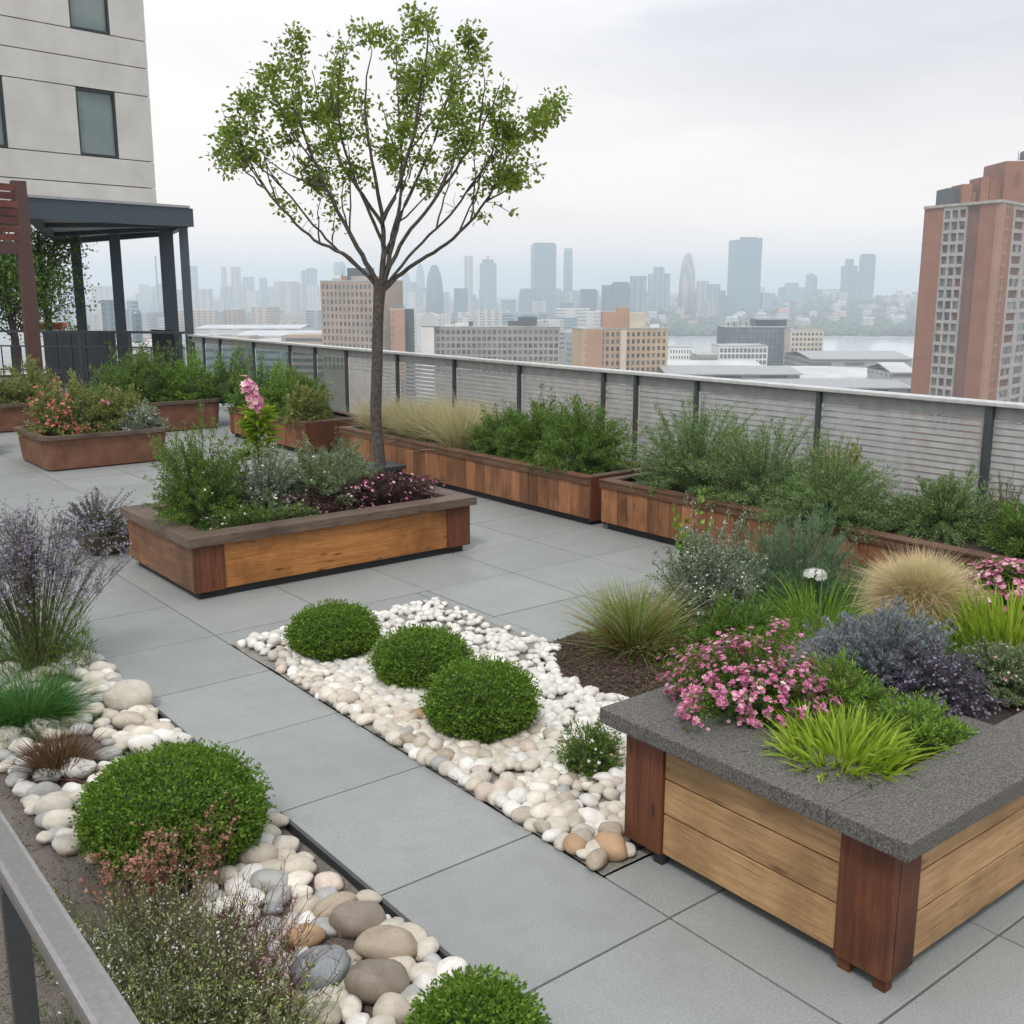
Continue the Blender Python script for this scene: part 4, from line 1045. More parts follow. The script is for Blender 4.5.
wisp('ground_creeper', 'low grey green creeping plant seen behind the handrail post', .62, 2.75, .40, .13, 35, 260, 'grey', 'stem', None, tipn=0, leafn=30, lean=.8, d=.9)
wisp('ground_creeper', 'sparse small leaved creeper on the mulch between handrail and large boxwood', .84, 3.55, .26, .12, 36, 110, 'grey', 'stem', None, leafn=18, lean=.9, d=.7)

# ---- middle planter
zs = .42
shrub('conifer_shrub', 'bushy mid green shrub at the left end of the middle planter, with small white flowers', 'shrub', 3.24, 8.15, zs, .80, .74, 'green', 41, 320, 76, .028, .010, d=.9, flowers=dict(n=60, r=.010, m='white', jit=.01), lump=.35)
shrub('grey_shrub', 'pale grey green fine leaved shrub in the middle planter next to the conifer like one', 'shrub', 3.78, 8.15, zs, .70, .58, 'silver', 42, 240, 64, .024, .010, d=.8, flowers=dict(n=120, r=.012, m='white', jit=.015))
shrub('grey_shrub', 'wide grey green shrub in the centre of the middle planter', 'shrub', 4.30, 8.15, zs, .95, .54, 'grey', 43, 320, 70, .026, .010, d=.95, flowers=dict(n=70, r=.010, m='white', jit=.02))
shrub('grey_shrub', 'blue grey shrub at the back right of the middle planter', 'shrub', 4.75, 8.5, zs, .9, .50, 'blue', 44, 200, 48, .024, .008, d=.5)
shrub('heuchera', 'low dark maroon leaved plant with pink flowers at the right end of the middle planter', 'flowering plant', 4.60, 7.92, zs, 1.55, .27, 'maroon', 45, 420, 40, .032, .024, d=.62, flowers=[dict(n=260, r=.016, m='pink', jit=.02, where=lambda a, b, c: a > -.3), dict(n=120, r=.015, m='pinkpale', jit=.02, where=lambda a, b, c: a < 2)])
shrub('white_flower_plant', 'low plant with tiny white flowers along the front rim of the middle planter', 'flowering plant', 3.55, 7.74, zs, 1.0, .20, 'green', 46, 180, 36, .022, .009, d=.24, flowers=dict(n=70, r=.015, m='white', jit=.02))
# tall pink flower
g = np.random.default_rng(47); t = thing('tall_pink_flower', 'tall pink flower spike above lime green leaves rising from the middle planter', 'flowering plant', (4.02, 8.70, zs))
P = []; Rr = []
for k in range(6):
    a = k; P.append([(4.02, 8.7, zs), (4.02 + .02 * math.cos(a), 8.7 + .02 * math.sin(a), .95), (4.02 + .05 * math.cos(a) - .03, 8.7 + .05 * math.sin(a), 1.26 + .03 * k)]); Rr.append([.007, .006, .004])
mm = MB(); mm.tubes(P, Rr, 6); mm.build('stems', MT['fern'], t)
n = 210; z = g.uniform(.80, 1.24, n); a = g.random(n) * 6.28; LP = np.column_stack([4.03 + .03 * np.cos(a), 8.7 + .03 * np.sin(a), z])
mm = MB(); mm.leaves(LP, np.column_stack([np.cos(a), np.sin(a), g.uniform(-.2, .8, n)]), g.uniform(.09, .19, n), g.uniform(.03, .06, n), g, full=True, up=(0, 0, 1)); mm.build('foliage', MT['lime'], t)
n = 120; dd = g.normal(size=(n, 3)); dd /= np.linalg.norm(dd, axis=1, keepdims=True); C_ = dd * np.array([.075, .075, .16]) * g.uniform(.6, 1, (n, 1)) + np.array([3.99, 8.7, 1.36]) + np.array([-.12, 0, .1]) * dd[:, 2:3] * .6
mm = MB(); petals(mm, C_[:70], dd[:70] + [0, -.4, .2], g.uniform(.025, .04, 70), g, 6); mm.build('flowers', MT['pinkpale'], t)
mm = MB(); petals(mm, C_[70:], dd[70:] + [0, -.4, .2], g.uniform(.022, .036, 50), g, 6); mm.build('flowers', MT['pink'], t)

# ---- stone planter
zs = .53
shrub('pink_shrub', 'pink flowering shrub spilling over the near left stone rim of the large planter', 'flowering shrub', 3.38, 2.62, zs, .80, .32, 'green', 51, 480, 46, .022, .009, d=.62, zmin=.0,
      flowers=[dict(n=1900, r=.0125, m='pink', jit=.008, where=lambda a, b, c: c > .30), dict(n=560, r=.012, m='pinkpale', jit=.008, where=lambda a, b, c: c > .2)], stem='stemred', lump=.28)
def strappy(name, label, x, y, z, n, L, W, mat, seed, spread, lean, droop, cat='grass', group=None):
    return grass(name, label, x, y, z, n, L, W, mat, seed, cat, spread, lean, droop, group, segs=5)
strappy('lime_grass', 'bright lime strappy grass clump spilling over the front stone rim of the large planter', 3.26, 2.10, zs, 900, .25, .019, 'lime', 52, .20, .85, .6)
shrub('fern_herb', 'fresh green feathery herb between the pink shrub and the lime grass', 'herb', 3.70, 2.42, zs, .46, .22, 'fern', 53, 150, 40, .03, .007, full=False)
shrub('fern_herb', 'fresh green feathery herb against the stone divider, right of the lime grass', 'herb', 3.62, 2.02, zs, .42, .19, 'fern', 54, 150, 40, .028, .008)
shrub('silver_blue_shrub', 'fine silvery blue shrub behind the lime grass in the large planter', 'shrub', 4.12, 2.50, zs, .72, .34, 'lav', 55, 420, 70, .022, .007, up=.8, stem='stem', lump=.2)
shrub('purple_blue_shrub', 'deep purple fine leaved shrub leaning over the stone divider of the large planter', 'shrub', 4.12, 2.26, zs, .54, .25, 'purple', 56, 340, 55, .02, .007, up=.5, flowers=dict(n=500, r=.008, m='lilac', jit=.015), lump=.3)
shrub('dark_shrub', 'low dark grey green shrub with whitish tips at the right edge of the large planter', 'shrub', 4.50, 2.12, zs, .52, .22, 'grey', 57, 260, 46, .018, .010, flowers=dict(n=100, r=.009, m='pinkpale', jit=.01), d=.55)
strappy('lime_iris', 'lime green sword leaved clump under the pink flowers at the right edge', 5.06, 2.36, zs, 460, .36, .020, 'lime', 58, .24, .42, .35)
strappy('lime_iris', 'lime green sword leaved clump right of the straw coloured grass dome', 4.80, 2.60, zs, 260, .24, .018, 'fern', 59, .2, .5, .4)
# straw dome
g = np.random.default_rng(60); t = thing('straw_grass', 'rounded straw coloured grass dome between green plants at the right', 'ornamental grass', (5.0, 2.84, zs))
n = 15000; D = dome_dirs(n, g, -.22); c = np.array([5.0, 2.84, .74])
P = c + np.column_stack([g.normal(0, .05, n), g.normal(0, .05, n), g.uniform(-.10, .03, n)]); mm = MB(); mm.blades(P, D + g.normal(size=(n, 3)) * .10, .27 * g.uniform(.65, 1.1, n), .0030, g, .3, 5); mm.build('blades', MT['straw'], t)
n = 500; a = g.random(n) * 6.28; P = np.column_stack([5.0 + .05 * np.cos(a), 2.84 + .05 * np.sin(a), np.full(n, zs - .02)])
D = np.column_stack([np.cos(a) * .12, np.sin(a) * .12, np.ones(n)]) + g.normal(size=(n, 3)) * .08
mm = MB(); mm.blades(P, D, g.uniform(.25, .5, n), .003, g, .1, 4); mm.build('stems', MT['hay'], t)
shrub('pink_chrysanthemum', 'rounded mass of pink flowers at the right edge above the lime leaves', 'flowering plant', 5.55, 2.62, zs, .62, .30, 'green', 61, 420, 30, .03, .012, zmin=.1, lump=.12, fuzz=.06,
      flowers=[dict(n=900, r=.020, m='pink', jit=.008, p=7, where=lambda a, b, c: c > .30), dict(n=380, r=.018, m='pinkpale', jit=.008, p=7, where=lambda a, b, c: c > .5)])
shrub('yellow_green_shrub', 'yellow green leafy shrub behind the straw grass dome', 'shrub', 5.55, 2.90, zs, .4, .22, 'fern', 62, 120, 36, .04, .015)

# ---- ground bed behind the planter
shrub('silver_shrub', 'tall silvery white speckled shrub in the bed left of the blue green one', 'shrub', 5.22, 4.48, 0, .76, .74, 'silver', 71, 380, 66, .024, .011, up=.4, flowers=dict(n=420, r=.008, m='white', jit=.02), lump=.3)
shrub('leafy_vine', 'loose green leafy stems rising over the silvery shrub', 'climber', 5.30, 4.70, 0, .40, .90, 'fern', 72, 9, 20, .04, .028, core=0, t0=.45, full=True, lump=.2, zmin=.75)
shrub('blue_green_shrub', 'feathery blue green shrub in the bed between the silvery shrub and straw grass', 'shrub', 5.98, 4.30, 0, 1.1, .72, 'blue', 73, 460, 90, .036, .005, up=.7, lump=.2)
shrub('green_fern', 'low mid green ferny plant at the foot of the silvery shrub', 'fern', 4.98, 4.02, 0, .95, .40, 'green', 74, 260, 60, .045, .009, d=.75)
shrub('green_fern', 'low green ferny plant between blue green shrub and straw grass', 'fern', 6.15, 3.75, 0, .7, .44, 'green', 75, 160, 46, .045, .008)
strappy('strappy_leaf_plant', 'dark green strappy leaved plant topped with a white flower head', 5.55, 3.82, 0, 520, .62, .018, 'fern', 76, .16, .7, .5, cat='flowering plant')
g = np.random.default_rng(77); t = bpy.data.objects['strappy_leaf_plant']
mm = MB(); mm.tubes([[(5.62, 3.98, 0), (5.63, 3.97, .3), (5.66, 3.95, .48)]], [[.005, .004, .003]], 5); mm.build('stem', MT['fern'], t)
n = 70; D = dome_dirs(n, g, -.1); mm = MB(); petals(mm, np.array([5.66, 3.95, .48]) + D * np.array([.07, .07, .035]), D, .022, g, 5); mm.build('flowers', MT['white'], t)
shrub('juniper_mat', 'low spreading yellow green conifer mat along the back stone rim', 'shrub', 4.86, 3.42, 0, 1.35, .47, 'fern', 78, 360, 60, .018, .007, d=.5, lump=.25)
grass('rusty_grass', 'arching green grass with rusty red base at the corner of the mulch bed', 4.56, 4.50, .03, 700, .56, .005, 'rustgrass', 79, 'ornamental grass', .10, .8, .5, parts=[(520, 'hay', .66, .004), (1000, 'fern', .60, .005), (900, 'rustgrass', .34, .006)])
shrub('rusty_shrub', 'small reddish green leafy growth at the base of the arching rusty grass', 'shrub', 4.70, 4.25, .01, .62, .22, 'olive', 80, 160, 36, .022, .008, core=.4)
shrub('low_green_shrub', 'small dark green shrub with whitish flowers tucked against the planter corner in the pebble bed', 'shrub', 3.27, 3.50, .0, .34, .25, 'green', 81, 130, 34, .026, .007, flowers=[dict(n=70, r=.010, m='white', jit=.012), dict(n=18, r=.010, m='coral', jit=.01)], core=.5)
wisp('silver_weed', 'sparse pale weed spreading on the mulch near the arching rusty grass', 4.35, 4.05, .6, .06, 82, 60, 'dryolive', 'stem', None, leafn=16, lean=2.0, lsize=(.008, .016))

# ---- planters along the rail
zs = .44
for i, (y, x, hh, n) in enumerate([(12.05, 7.35, .52, 1500), (11.55, 7.5, .6, 1700), (11.0, 7.35, .58, 1700), (10.55, 7.55, .66, 1800), (10.15, 7.3, .60, 1500)]):
    grass('pale_grass', ['pale dry grass clump left of the tree trunk in the long slatted planter', 'pale dry grass clump right behind the tree trunk', 'hay coloured grass clump just right of the tree trunk, the bushiest',
          'tall hay coloured grass clump near the middle of the long slatted planter', 'pale feathery grass clump next to the green shrubs, rightmost of the row'][i], x, y, zs, n, hh * 1.12, .005, 'hay', 90 + i, 'ornamental grass', .2, .75, .5,
          group='pale grasses in the long slatted planter', parts=[(260, 'olive', hh * .7, .006), (120, 'straw', hh * 1.25, .007)])
def rail_shrub(label, x, y, w, h, leaf, seed, ns=320, nl=70, L=.034, W=.012, d=None, **k):
    return shrub('rail_shrub', label, 'shrub', x, y, zs, w, h, leaf, seed, ns, nl, L, W, d=d, group='shrubs in the planters by the guard rail', **k)
rail_shrub('soft green shrub, leftmost of the three green ones in the long slatted planter', 7.42, 9.55, .9, .52, 'green', 101, 200, 50)
rail_shrub('mid green shrub in the middle of the three in the long slatted planter', 7.45, 8.9, 1.0, .64, 'green', 102)
rail_shrub('dense bright green shrub at the right end of the long slatted planter', 7.40, 8.12, 1.15, .72, 'green', 103, 300, 70)
rail_shrub('tall grey green bush at the left end of the right slatted planter', 7.5, 6.66, 1.25, .80, 'sage', 104, 300, 66, .03, .01)
rail_shrub('spreading grey green bush second from the left in the right slatted planter', 7.42, 5.78, 1.3, .68, 'sage', 105, 300, 62, .03, .01)
rail_shrub('grey green bush hanging over the wooden rim of the right slatted planter', 7.15, 4.88, 1.2, .56, 'sage', 106, 320, 66, .03, .008)
rail_shrub('olive tinged bush against the rail, behind the overhanging one', 7.6, 5.15, .7, .62, 'olive', 107, 160, 46, .03, .01)
rail_shrub('small grey green shrub by the rail, right of the overhanging bush', 7.62, 4.16, .95, .46, 'sage', 108, 280, 60, .03, .01)
rail_shrub('small dark green shrub at the right edge near the rail post', 7.55, 3.38, .80, .38, 'green', 109, 220, 50)
rail_shrub('dry twiggy plant between two shrubs near the rail', 7.72, 3.75, .4, .5, 'dryolive', 110, 60, 20, .02, .008, core=0)
rail_shrub('low green shrub at the far right, beyond the dark green one', 7.6, 2.5, .9, .36, 'green', 111, 160, 40)

# ---- hedge and shrubs of the far planters
for i, (x, y, w, h, lf) in enumerate([(5.75, 17.7, 1.0, .85, 'green'), (6.35, 17.9, 1.1, .95, 'green'), (6.9, 17.6, 1.0, .8, 'fern'), (7.5, 17.3, 1.0, .8, 'green')]):
    shrub('hedge_shrub', ['leftmost bright green hedge shrub in the far planter below the pergola', 'fuller green hedge shrub in front of the dark screen fence', 'lighter green hedge shrub in front of the double pergola posts',
                          'green hedge shrub at the right end of the far planter by the glass rail'][i], 'shrub', x, y, .4, w, h, lf, 120 + i, 150, 46, .06, .02, group='green hedge shrubs in the far planter', lump=.4)
for i, (x, y, w, h, lf) in enumerate([(7.2, 15.5, .9, .75, 'green'), (7.45, 14.9, .95, .7, 'fern'), (7.35, 14.2, .8, .62, 'green'), (7.1, 13.7, .6, .5, 'olive')]):
    shrub('hedge_shrub', ['green shrub at the far end of the short board planter by the glass rail', 'leafy light green shrub in the middle of the short board planter', 'dark green shrub near the front of the short board planter', 'small olive shrub at the near corner of the short board planter'][i],
          'shrub', x, y, .4, w, h, lf, 130 + i, 150, 46, .055, .02, group='shrubs in the short board planter', lump=.4)
for i, (x, y, w, h, lf) in enumerate([(3.95, 14.8, .85, .62, 'olive'), (4.35, 14.85, .95, .70, 'olive'), (4.8, 14.8, .8, .55, 'olive'), (4.95, 14.45, .55, .34, 'silver')]):
    f = [dict(n=240, r=.026, m='redpink', jit=.05, where=lambda a, b, c: a > -.7 and b < .3), dict(n=26, r=.035, m='pink', jit=.02, where=lambda a, b, c: a > .15 and b < 0 and c > .5), None, dict(n=40, r=.02, m='white', jit=.02)][i]
    shrub('far_flower_shrub', ['red flowering olive green shrub in the rust brown planter at the left', 'yellow green shrub with a few magenta blooms in the rust brown planter', 'olive shrub at the right end of the rust brown planter with flowers', 'pale silvery plant at the front right rim of the rust brown planter'][i],
          'shrub', x, y, .38, w, h, lf, 140 + i, 150, 44, .05, .018, group='shrubs in the left rust brown planter', flowers=f)
for i, (x, y, w, h) in enumerate([(2.5, 16.7, 1.0, .7), (3.1, 16.6, .9, .62)]):
    shrub('olive_shrub', ['olive shrub in the planter cut by the left edge', 'darker olive shrub beside it, right of the cut off one'][i], 'shrub', x, y, .38, w, h, 'olive', 150 + i, 120, 36, .05, .018, group='olive shrubs at the far left')
for i in range(5):
    shrub('olive_shrub', ['first', 'second', 'third', 'fourth', 'fifth'][i] + ' olive shrub from the left in the low row behind the far left planters', 'shrub', 2.2 + .66 * i, 19.3, .38, 1.0, .72 + .06 * (i % 2), 'olive', 155 + i, 110, 34, .06, .022, group='olive shrubs at the far left')

# ================================================================== THE SINGLE TREE
TD0 = 12.35      # horizontal distance of the trunk from the eye
TB = Vector((6.40, 10.55, 0))
TDD = FX * TB.x + FY * TB.y
def tp(px, py, dep=0.0): return np.array(at(px, py, TDD + dep))
g = np.random.default_rng(200)
tree = thing('tree', 'single slender tree with open spreading crown standing in front of the long planter', 'tree', (TB.x, TB.y, .2))
mm = MB()
tr = np.array([(TB.x, TB.y, .2), tp(376, 420), tp(377, 370), tp(378, 320), tp(380, 283)])
def smooth(P, n=4):
    P = np.asarray(P, float); out = []
    for i in range(len(P) - 1):
        p0 = P[max(i - 1, 0)]; p1 = P[i]; p2 = P[i + 1]; p3 = P[min(i + 2, len(P) - 1)]
        for k in range(n):
            s = k / n; out.append(.5 * ((2 * p1) + (-p0 + p2) * s + (2 * p0 - 5 * p1 + 4 * p2 - p3) * s * s + (-p0 + 3 * p1 - 3 * p2 + p3) * s ** 3))
    out.append(P[-1]); return np.array(out)
S = smooth(tr); mm.tubes(S, np.interp(np.linspace(0, 1, len(S)), [0, .06, .8, 1], [.084, .068, .062, .074]), 14); mm.build('trunk', MT['bark'], tree, True)
limbs = [([(380, 288), (366, 262), (345, 225), (325, 185), (306, 140), (290, 95)], -.5, .045),
         ([(378, 288), (350, 258), (315, 240), (285, 212), (262, 182), (243, 150)], -.2, .030),
         ([(379, 286), (352, 262), (320, 232), (285, 190), (250, 160), (222, 150)], .5, .024),
         ([(381, 288), (384, 250), (382, 215), (372, 160), (365, 100), (372, 50)], .2, .048),
         ([(382, 222), (397, 190), (412, 140), (422, 85), (428, 30), (415, 5)], -.3, .034),
         ([(384, 288), (392, 245), (405, 205), (430, 150), (447, 100), (458, 50)], .6, .040),
         ([(383, 286), (400, 245), (430, 205), (462, 160), (486, 120), (500, 85)], -.6, .034),
         ([(384, 290), (408, 268), (440, 248), (470, 222), (494, 188), (515, 145), (552, 118)], .3, .034),
         ([(385, 286), (415, 250), (450, 215), (475, 180), (500, 150), (540, 125)], -.3, .024),
         ([(383, 225), (362, 195), (340, 160), (322, 115), (312, 70)], .7, .030),
         ([(384, 245), (366, 205), (345, 150), (338, 100), (340, 62)], -.8, .028),
         ([(383, 260), (398, 215), (402, 160), (398, 100), (396, 45)], .9, .028)]
sk = []; skr = []; TOPC = tp(383, 150)
wood = MB()
for pts, dep, r0 in limbs:
    n = len(pts); P = np.array([tp(px, py, dep * (i / (n - 1)) ** 1.2 * 1.1) for i, (px, py) in enumerate(pts)])
    S = smooth(P, 5); S[2:-1] += g.normal(size=S[2:-1].shape) * .005
    rr_ = np.linspace(r0 * .78, .005, len(S)); wood.tubes(S, rr_, 7)
    sk.append(S[len(S) // 3:]); skr.append(rr_[len(S) // 3:])
# secondary branches
SECP = []; SECD = []
SK0 = np.concatenate([q[:-3] for q in sk])
for i in range(46):
    s0 = SK0[g.integers(0, len(SK0))]; up_ = g.uniform(.35, 1.1); out_ = (s0 - TOPC) * np.array([1, 1, 0]); out_ /= np.linalg.norm(out_) + .1
    e = s0 + np.array([0, 0, up_]) + out_ * g.uniform(.05, .6) + g.normal(size=3) * np.array([.2, .2, .05])
    m_ = (s0 + e) / 2 + out_ * .08 + g.normal(size=3) * .04 - np.array([0, 0, .06])
    S = np.array([s0 * (1 - s) ** 2 + 2 * m_ * s * (1 - s) + e * s * s for s in np.linspace(0, 1, 9)]); S[1:] += g.normal(size=S[1:].shape) * .008
    if e[2] > at(0, 25, TDD).z: continue
    wood.tubes(S, np.linspace(.012, .003, 9), 5); sk.append(S[3:])
    k_ = int(g.integers(20, 46)); j_ = g.integers(4, 9, k_); o_ = g.normal(size=(k_, 3)) * .055; SECP.append(S[j_] + o_); SECD.append(o_ * 8 + g.normal(size=(k_, 3)) * .6)
SK = np.concatenate(sk)
# crown blobs in reading units (px, py, rx, ry, weight)
blobs = [(385, 110, 95, 62, 10), (300, 100, 55, 50, 5), (330, 60, 48, 24, 2), (255, 118, 34, 36, 2.2), (228, 150, 18, 20, .8), (460, 120, 58, 52, 5.5), (510, 120, 34, 32, 2), (545, 118, 22, 16, .8), (398, 45, 50, 30, 3),
         (425, 18, 16, 14, .6), (462, 55, 20, 28, 1), (500, 160, 30, 14, .7), (350, 155, 60, 30, 1.8), (440, 165, 50, 26, 2), (480, 172, 34, 20, 1.1), (520, 150, 26, 18, .8), (290, 165, 26, 22, .7), (268, 95, 20, 34, 1), (240, 140, 26, 24, .9), (300, 195, 26, 16, .35), (455, 192, 34, 14, .7), (500, 180, 16, 14, .4), (400, 185, 30, 14, .4)]
wts = np.array([b[4] for b in blobs]); wts /= wts.sum()
NA = 330; tips = []; cents = []
for i in range(78):
    b = blobs[g.choice(len(blobs), p=wts)]
    a = g.random() * 6.28; r = math.sqrt(g.random()) * 1.08
    px, py = b[0] + b[2] * r * math.cos(a), b[1] + b[3] * r * math.sin(a)
    cents.append((px, py, g.normal(0, .62) * (1 - .5 * min(1, abs(px - 385) / 180)), g.uniform(5, 15)))
cents += [(425, 14, 0, 8), (424, 34, .1, 10), (220, 158, .2, 8), (232, 140, .1, 10), (556, 117, .1, 8), (538, 126, 0, 9), (300, 42, .1, 9), (355, 24, .2, 9), (462, 38, .1, 10)]
for i in range(NA):
    q_ = cents[g.integers(0, len(cents))]
    px, py = q_[0] + g.normal() * q_[3] * .75, q_[1] + g.normal() * q_[3] * .65; dep = q_[2] + g.normal() * .1
    tips.append(tp(px, py, dep))
tips = np.array(tips); order = np.argsort([np.min(((SK - q) ** 2).sum(1)) for q in tips])
nodes = [tuple(x) for x in SK]; nodes = np.array(nodes); twigs = []
fol = MB()
LPs = list(SECP); LDs = list(SECD)
for o_ in order:
    q = tips[o_]; dv = nodes - q; sc_ = (dv ** 2).sum(1) ** .5 + np.maximum(0, dv[:, 2] + .02) * .9
    j = int(np.argmin(sc_)); s0 = nodes[j]; ln = np.linalg.norm(q - s0)
    if ln < .05: q = s0 + g.normal(size=3) * .12; ln = np.linalg.norm(q - s0)
    mid = (s0 + q) / 2 + np.array([0, 0, -.10 * ln]) + g.normal(size=3) * .06 * ln
    T_ = np.array([s0 * (1 - s) ** 2 + 2 * mid * s * (1 - s) + q * s * s for s in np.linspace(0, 1, 7)])
    rb = .004 + .006 * min(1, ln / .8)
    twigs.append((T_, np.linspace(rb, .0022, 7)))
    nodes = np.concatenate([nodes, T_[2:6]], 0)
    # sprays of leaves along the outer half
    nl = int(g.choice([4, 14, 28, 44, 64])); s = g.uniform(.25, 1.0, nl) ** .8; fi = s * 5.999; i0 = fi.astype(int); fr = (fi - i0)[:, None]
    c = T_[i0] * (1 - fr) + T_[i0 + 1] * fr
    off = g.normal(size=(nl, 3)) * np.array([.055, .055, .045]); LPs.append(c + off); LDs.append(off * 8 + g.normal(size=(nl, 3)) * .6 + np.array([0, 0, -.1]))
wood.tubes(np.array([a for a, b in twigs]), np.array([b for a, b in twigs]), 4)
# bare hanging twigs under the crown
for i in range(130):
    j = g.integers(0, len(SK)); s0 = SK[j]; e = s0 + g.normal(size=3) * np.array([.10, .10, .07]) + np.array([0, 0, .05]); wood.tubes([[s0, (s0 + e) / 2 + g.normal(size=3) * .02, e]], [[.0035, .0028, .0018]], 4)
s0 = tp(494, 203, .3); e = tp(513, 214, .35); wood.tubes([[s0, (s0 + e) / 2, e]], [[.006, .004, .003]], 4); LPs.append(e + g.normal(size=(12, 3)) * .04); LDs.append(g.normal(size=(12, 3)))
wood.build('branches', MT['bark'], tree, True)
LP = np.concatenate(LPs); LD = np.concatenate(LDs); n = len(LP)
fol.leaves(LP, LD, g.uniform(.035, .07, n), g.uniform(.024, .042, n), g, full=True, fold=.18); fol.build('crown', MT['treeleaf'], tree)

# ---- trees seen through the pergola
def leafy_tree(label, x, y, h, w, seed, n=9000, mat='green', group='leafy trees behind the pergola', zc=.62):
    g = np.random.default_rng(seed); t = thing('leafy_tree', label, 'tree', (x, y, 0), group)
    m = MB(); P = smooth([(x, y, -.05), (x + .05, y, h * .3), (x - .05, y + .05, h * .55), (x, y, h * .85)]); m.tubes(P, np.linspace(.13, .03, len(P)), 8); m.build('trunk', MT['bark'], t, True)
    m = MB(); cl = []
    for k in range(34):
        d = dome_dirs(1, g, -.7)[0] * g.uniform(.45, 1) ; c = np.array([x + d[0] * w / 2, y + d[1] * w / 2, h * zc + d[2] * h * .42]); cl.append(c)
        s0 = P[g.integers(4, len(P))]; m.tubes([[s0, (s0 + c) / 2 + [0, 0, .1], c]], [[.03, .018, .006]], 5)
    m.build('branches', MT['bark'], t, True)
    cl = np.array(cl); ids = g.integers(0, len(cl), n); off = g.normal(size=(n, 3)) * np.array([.30, .30, .24])
    m = MB(); m.leaves(cl[ids] + off, g.normal(size=(n, 3)) + [0, 0, -.2], g.uniform(.07, .12, n), g.uniform(.04, .07, n), g); m.build('crown', MT[mat], t)
p = at(12, 330, 27); leafy_tree('dense green tree left of the red brown screen post', p.x, p.y, 3.7, 2.5, 301)
p = at(48, 330, 29); leafy_tree('airy green tree seen between the red brown post and the first pergola post', p.x, p.y, 4.3, 1.9, 302, 4500)
p = at(72, 330, 30.5); shrub('terrace_bush', 'small bright green bush by the red awning beyond the pergola', 'shrub', p.x, p.y, .3, 1.1, 1.1, 'fern', 303, 90, 30, .08, .03)

# ================================================================== CITY
GZ = -60.0
def fac(name, wall, glass, **k): MT[name] = m_facade(name, wall, glass, **k)
fac('far_a', (.24, .31, .35), (.09, .14, .18)); fac('far_b', (.38, .37, .35), (.14, .16, .17), cw=5.5)
fac('far_c', (.10, .19, .25), (.05, .11, .15), wr=.7, wc=.85); fac('far_d', (.44, .40, .34), (.16, .16, .16), cw=4.6)
fac('far_e', (.10, .15, .18), (.05, .08, .10), wr=.75, wc=.5, cw=3); fac('low_a', (.52, .50, .47), (.12, .13, .14), fh=3.2, cw=4.2, wr=.45, wc=.5)
fac('low_b', (.40, .31, .24), (.10, .10, .10), fh=3.2, cw=3.8, wr=.5, wc=.5); fac('low_c', (.50, .50, .48), (.2, .22, .24), fh=4, cw=7, wr=.35)
fac('low_d', (.30, .30, .29), (.09, .10, .11), fh=3.4, cw=5, wr=.5)
MT['roofg'] = m_noise('flat_roof', (.25, .25, .25), (.45, .45, .44), .08, .9, 0, .01, 4)
MT['roofw'] = m_noise('white_roof', (.42, .43, .44), (.56, .56, .56), .05, .6, 0, .01, 4)
MT['roofred'] = m_plain('tile_roof', (.32, .13, .08), .8)
MT['roofgrey2'] = m_noise('ribbed_roof', (.26, .265, .27), (.36, .365, .37), .6, .7, 0, .01, 5)
MT['brick'] = m_noise('brick_wall', (.255, .112, .068), (.335, .152, .094), .12, .9, 0, .01, 6, fine=(3.0, (.20, .085, .052)))
MT['brickp'] = m_noise('pale_brick', (.30, .165, .11), (.36, .205, .14), .12, .9, 0, .01, 6)
MT['brickd'] = m_noise('dark_brick', (.13, .065, .048), (.18, .09, .065), .12, .9, 0, .01, 6)
MT['tan'] = m_noise('tan_wall', (.40, .275, .17), (.50, .36, .23), .1, .9, 0, .01, 5)
MT['tanw'] = m_noise('pale_tan_wall', (.50, .42, .33), (.60, .52, .42), .1, .9, 0, .01, 5)
MT['orange'] = m_noise('orange_brick', (.34, .19, .115), (.41, .24, .15), .1, .9, 0, .01, 5)
MT['stripw'] = m_noise('balcony_frame', (.29, .265, .24), (.42, .39, .36), .6, .85, 0, .01, 4)
MT['greyw'] = m_noise('grey_wall', (.27, .245, .215), (.36, .33, .295), .08, .9, 0, .01, 5)
MT['whitew'] = m_noise('white_wall', (.66, .65, .62), (.75, .74, .72), .1, .8, 0, .01, 4)
MT['cpane'] = m_noise('city_pane', (.04, .045, .05), (.17, .175, .17), .3, .2, 0, .01, 2, lo=.4, hi=.6)
MT['gpane'] = m_noise('office_pane', (.09, .13, .14), (.17, .215, .22), .2, .15, 0, .01, 3)
MT['mech'] = m_plain('plant_room', (.07, .08, .09), .7)
MT['wood_far'] = m_leaf('far_tree', (.022, .045, .02), (.055, .085, .035), trans=.1, patch=.05)

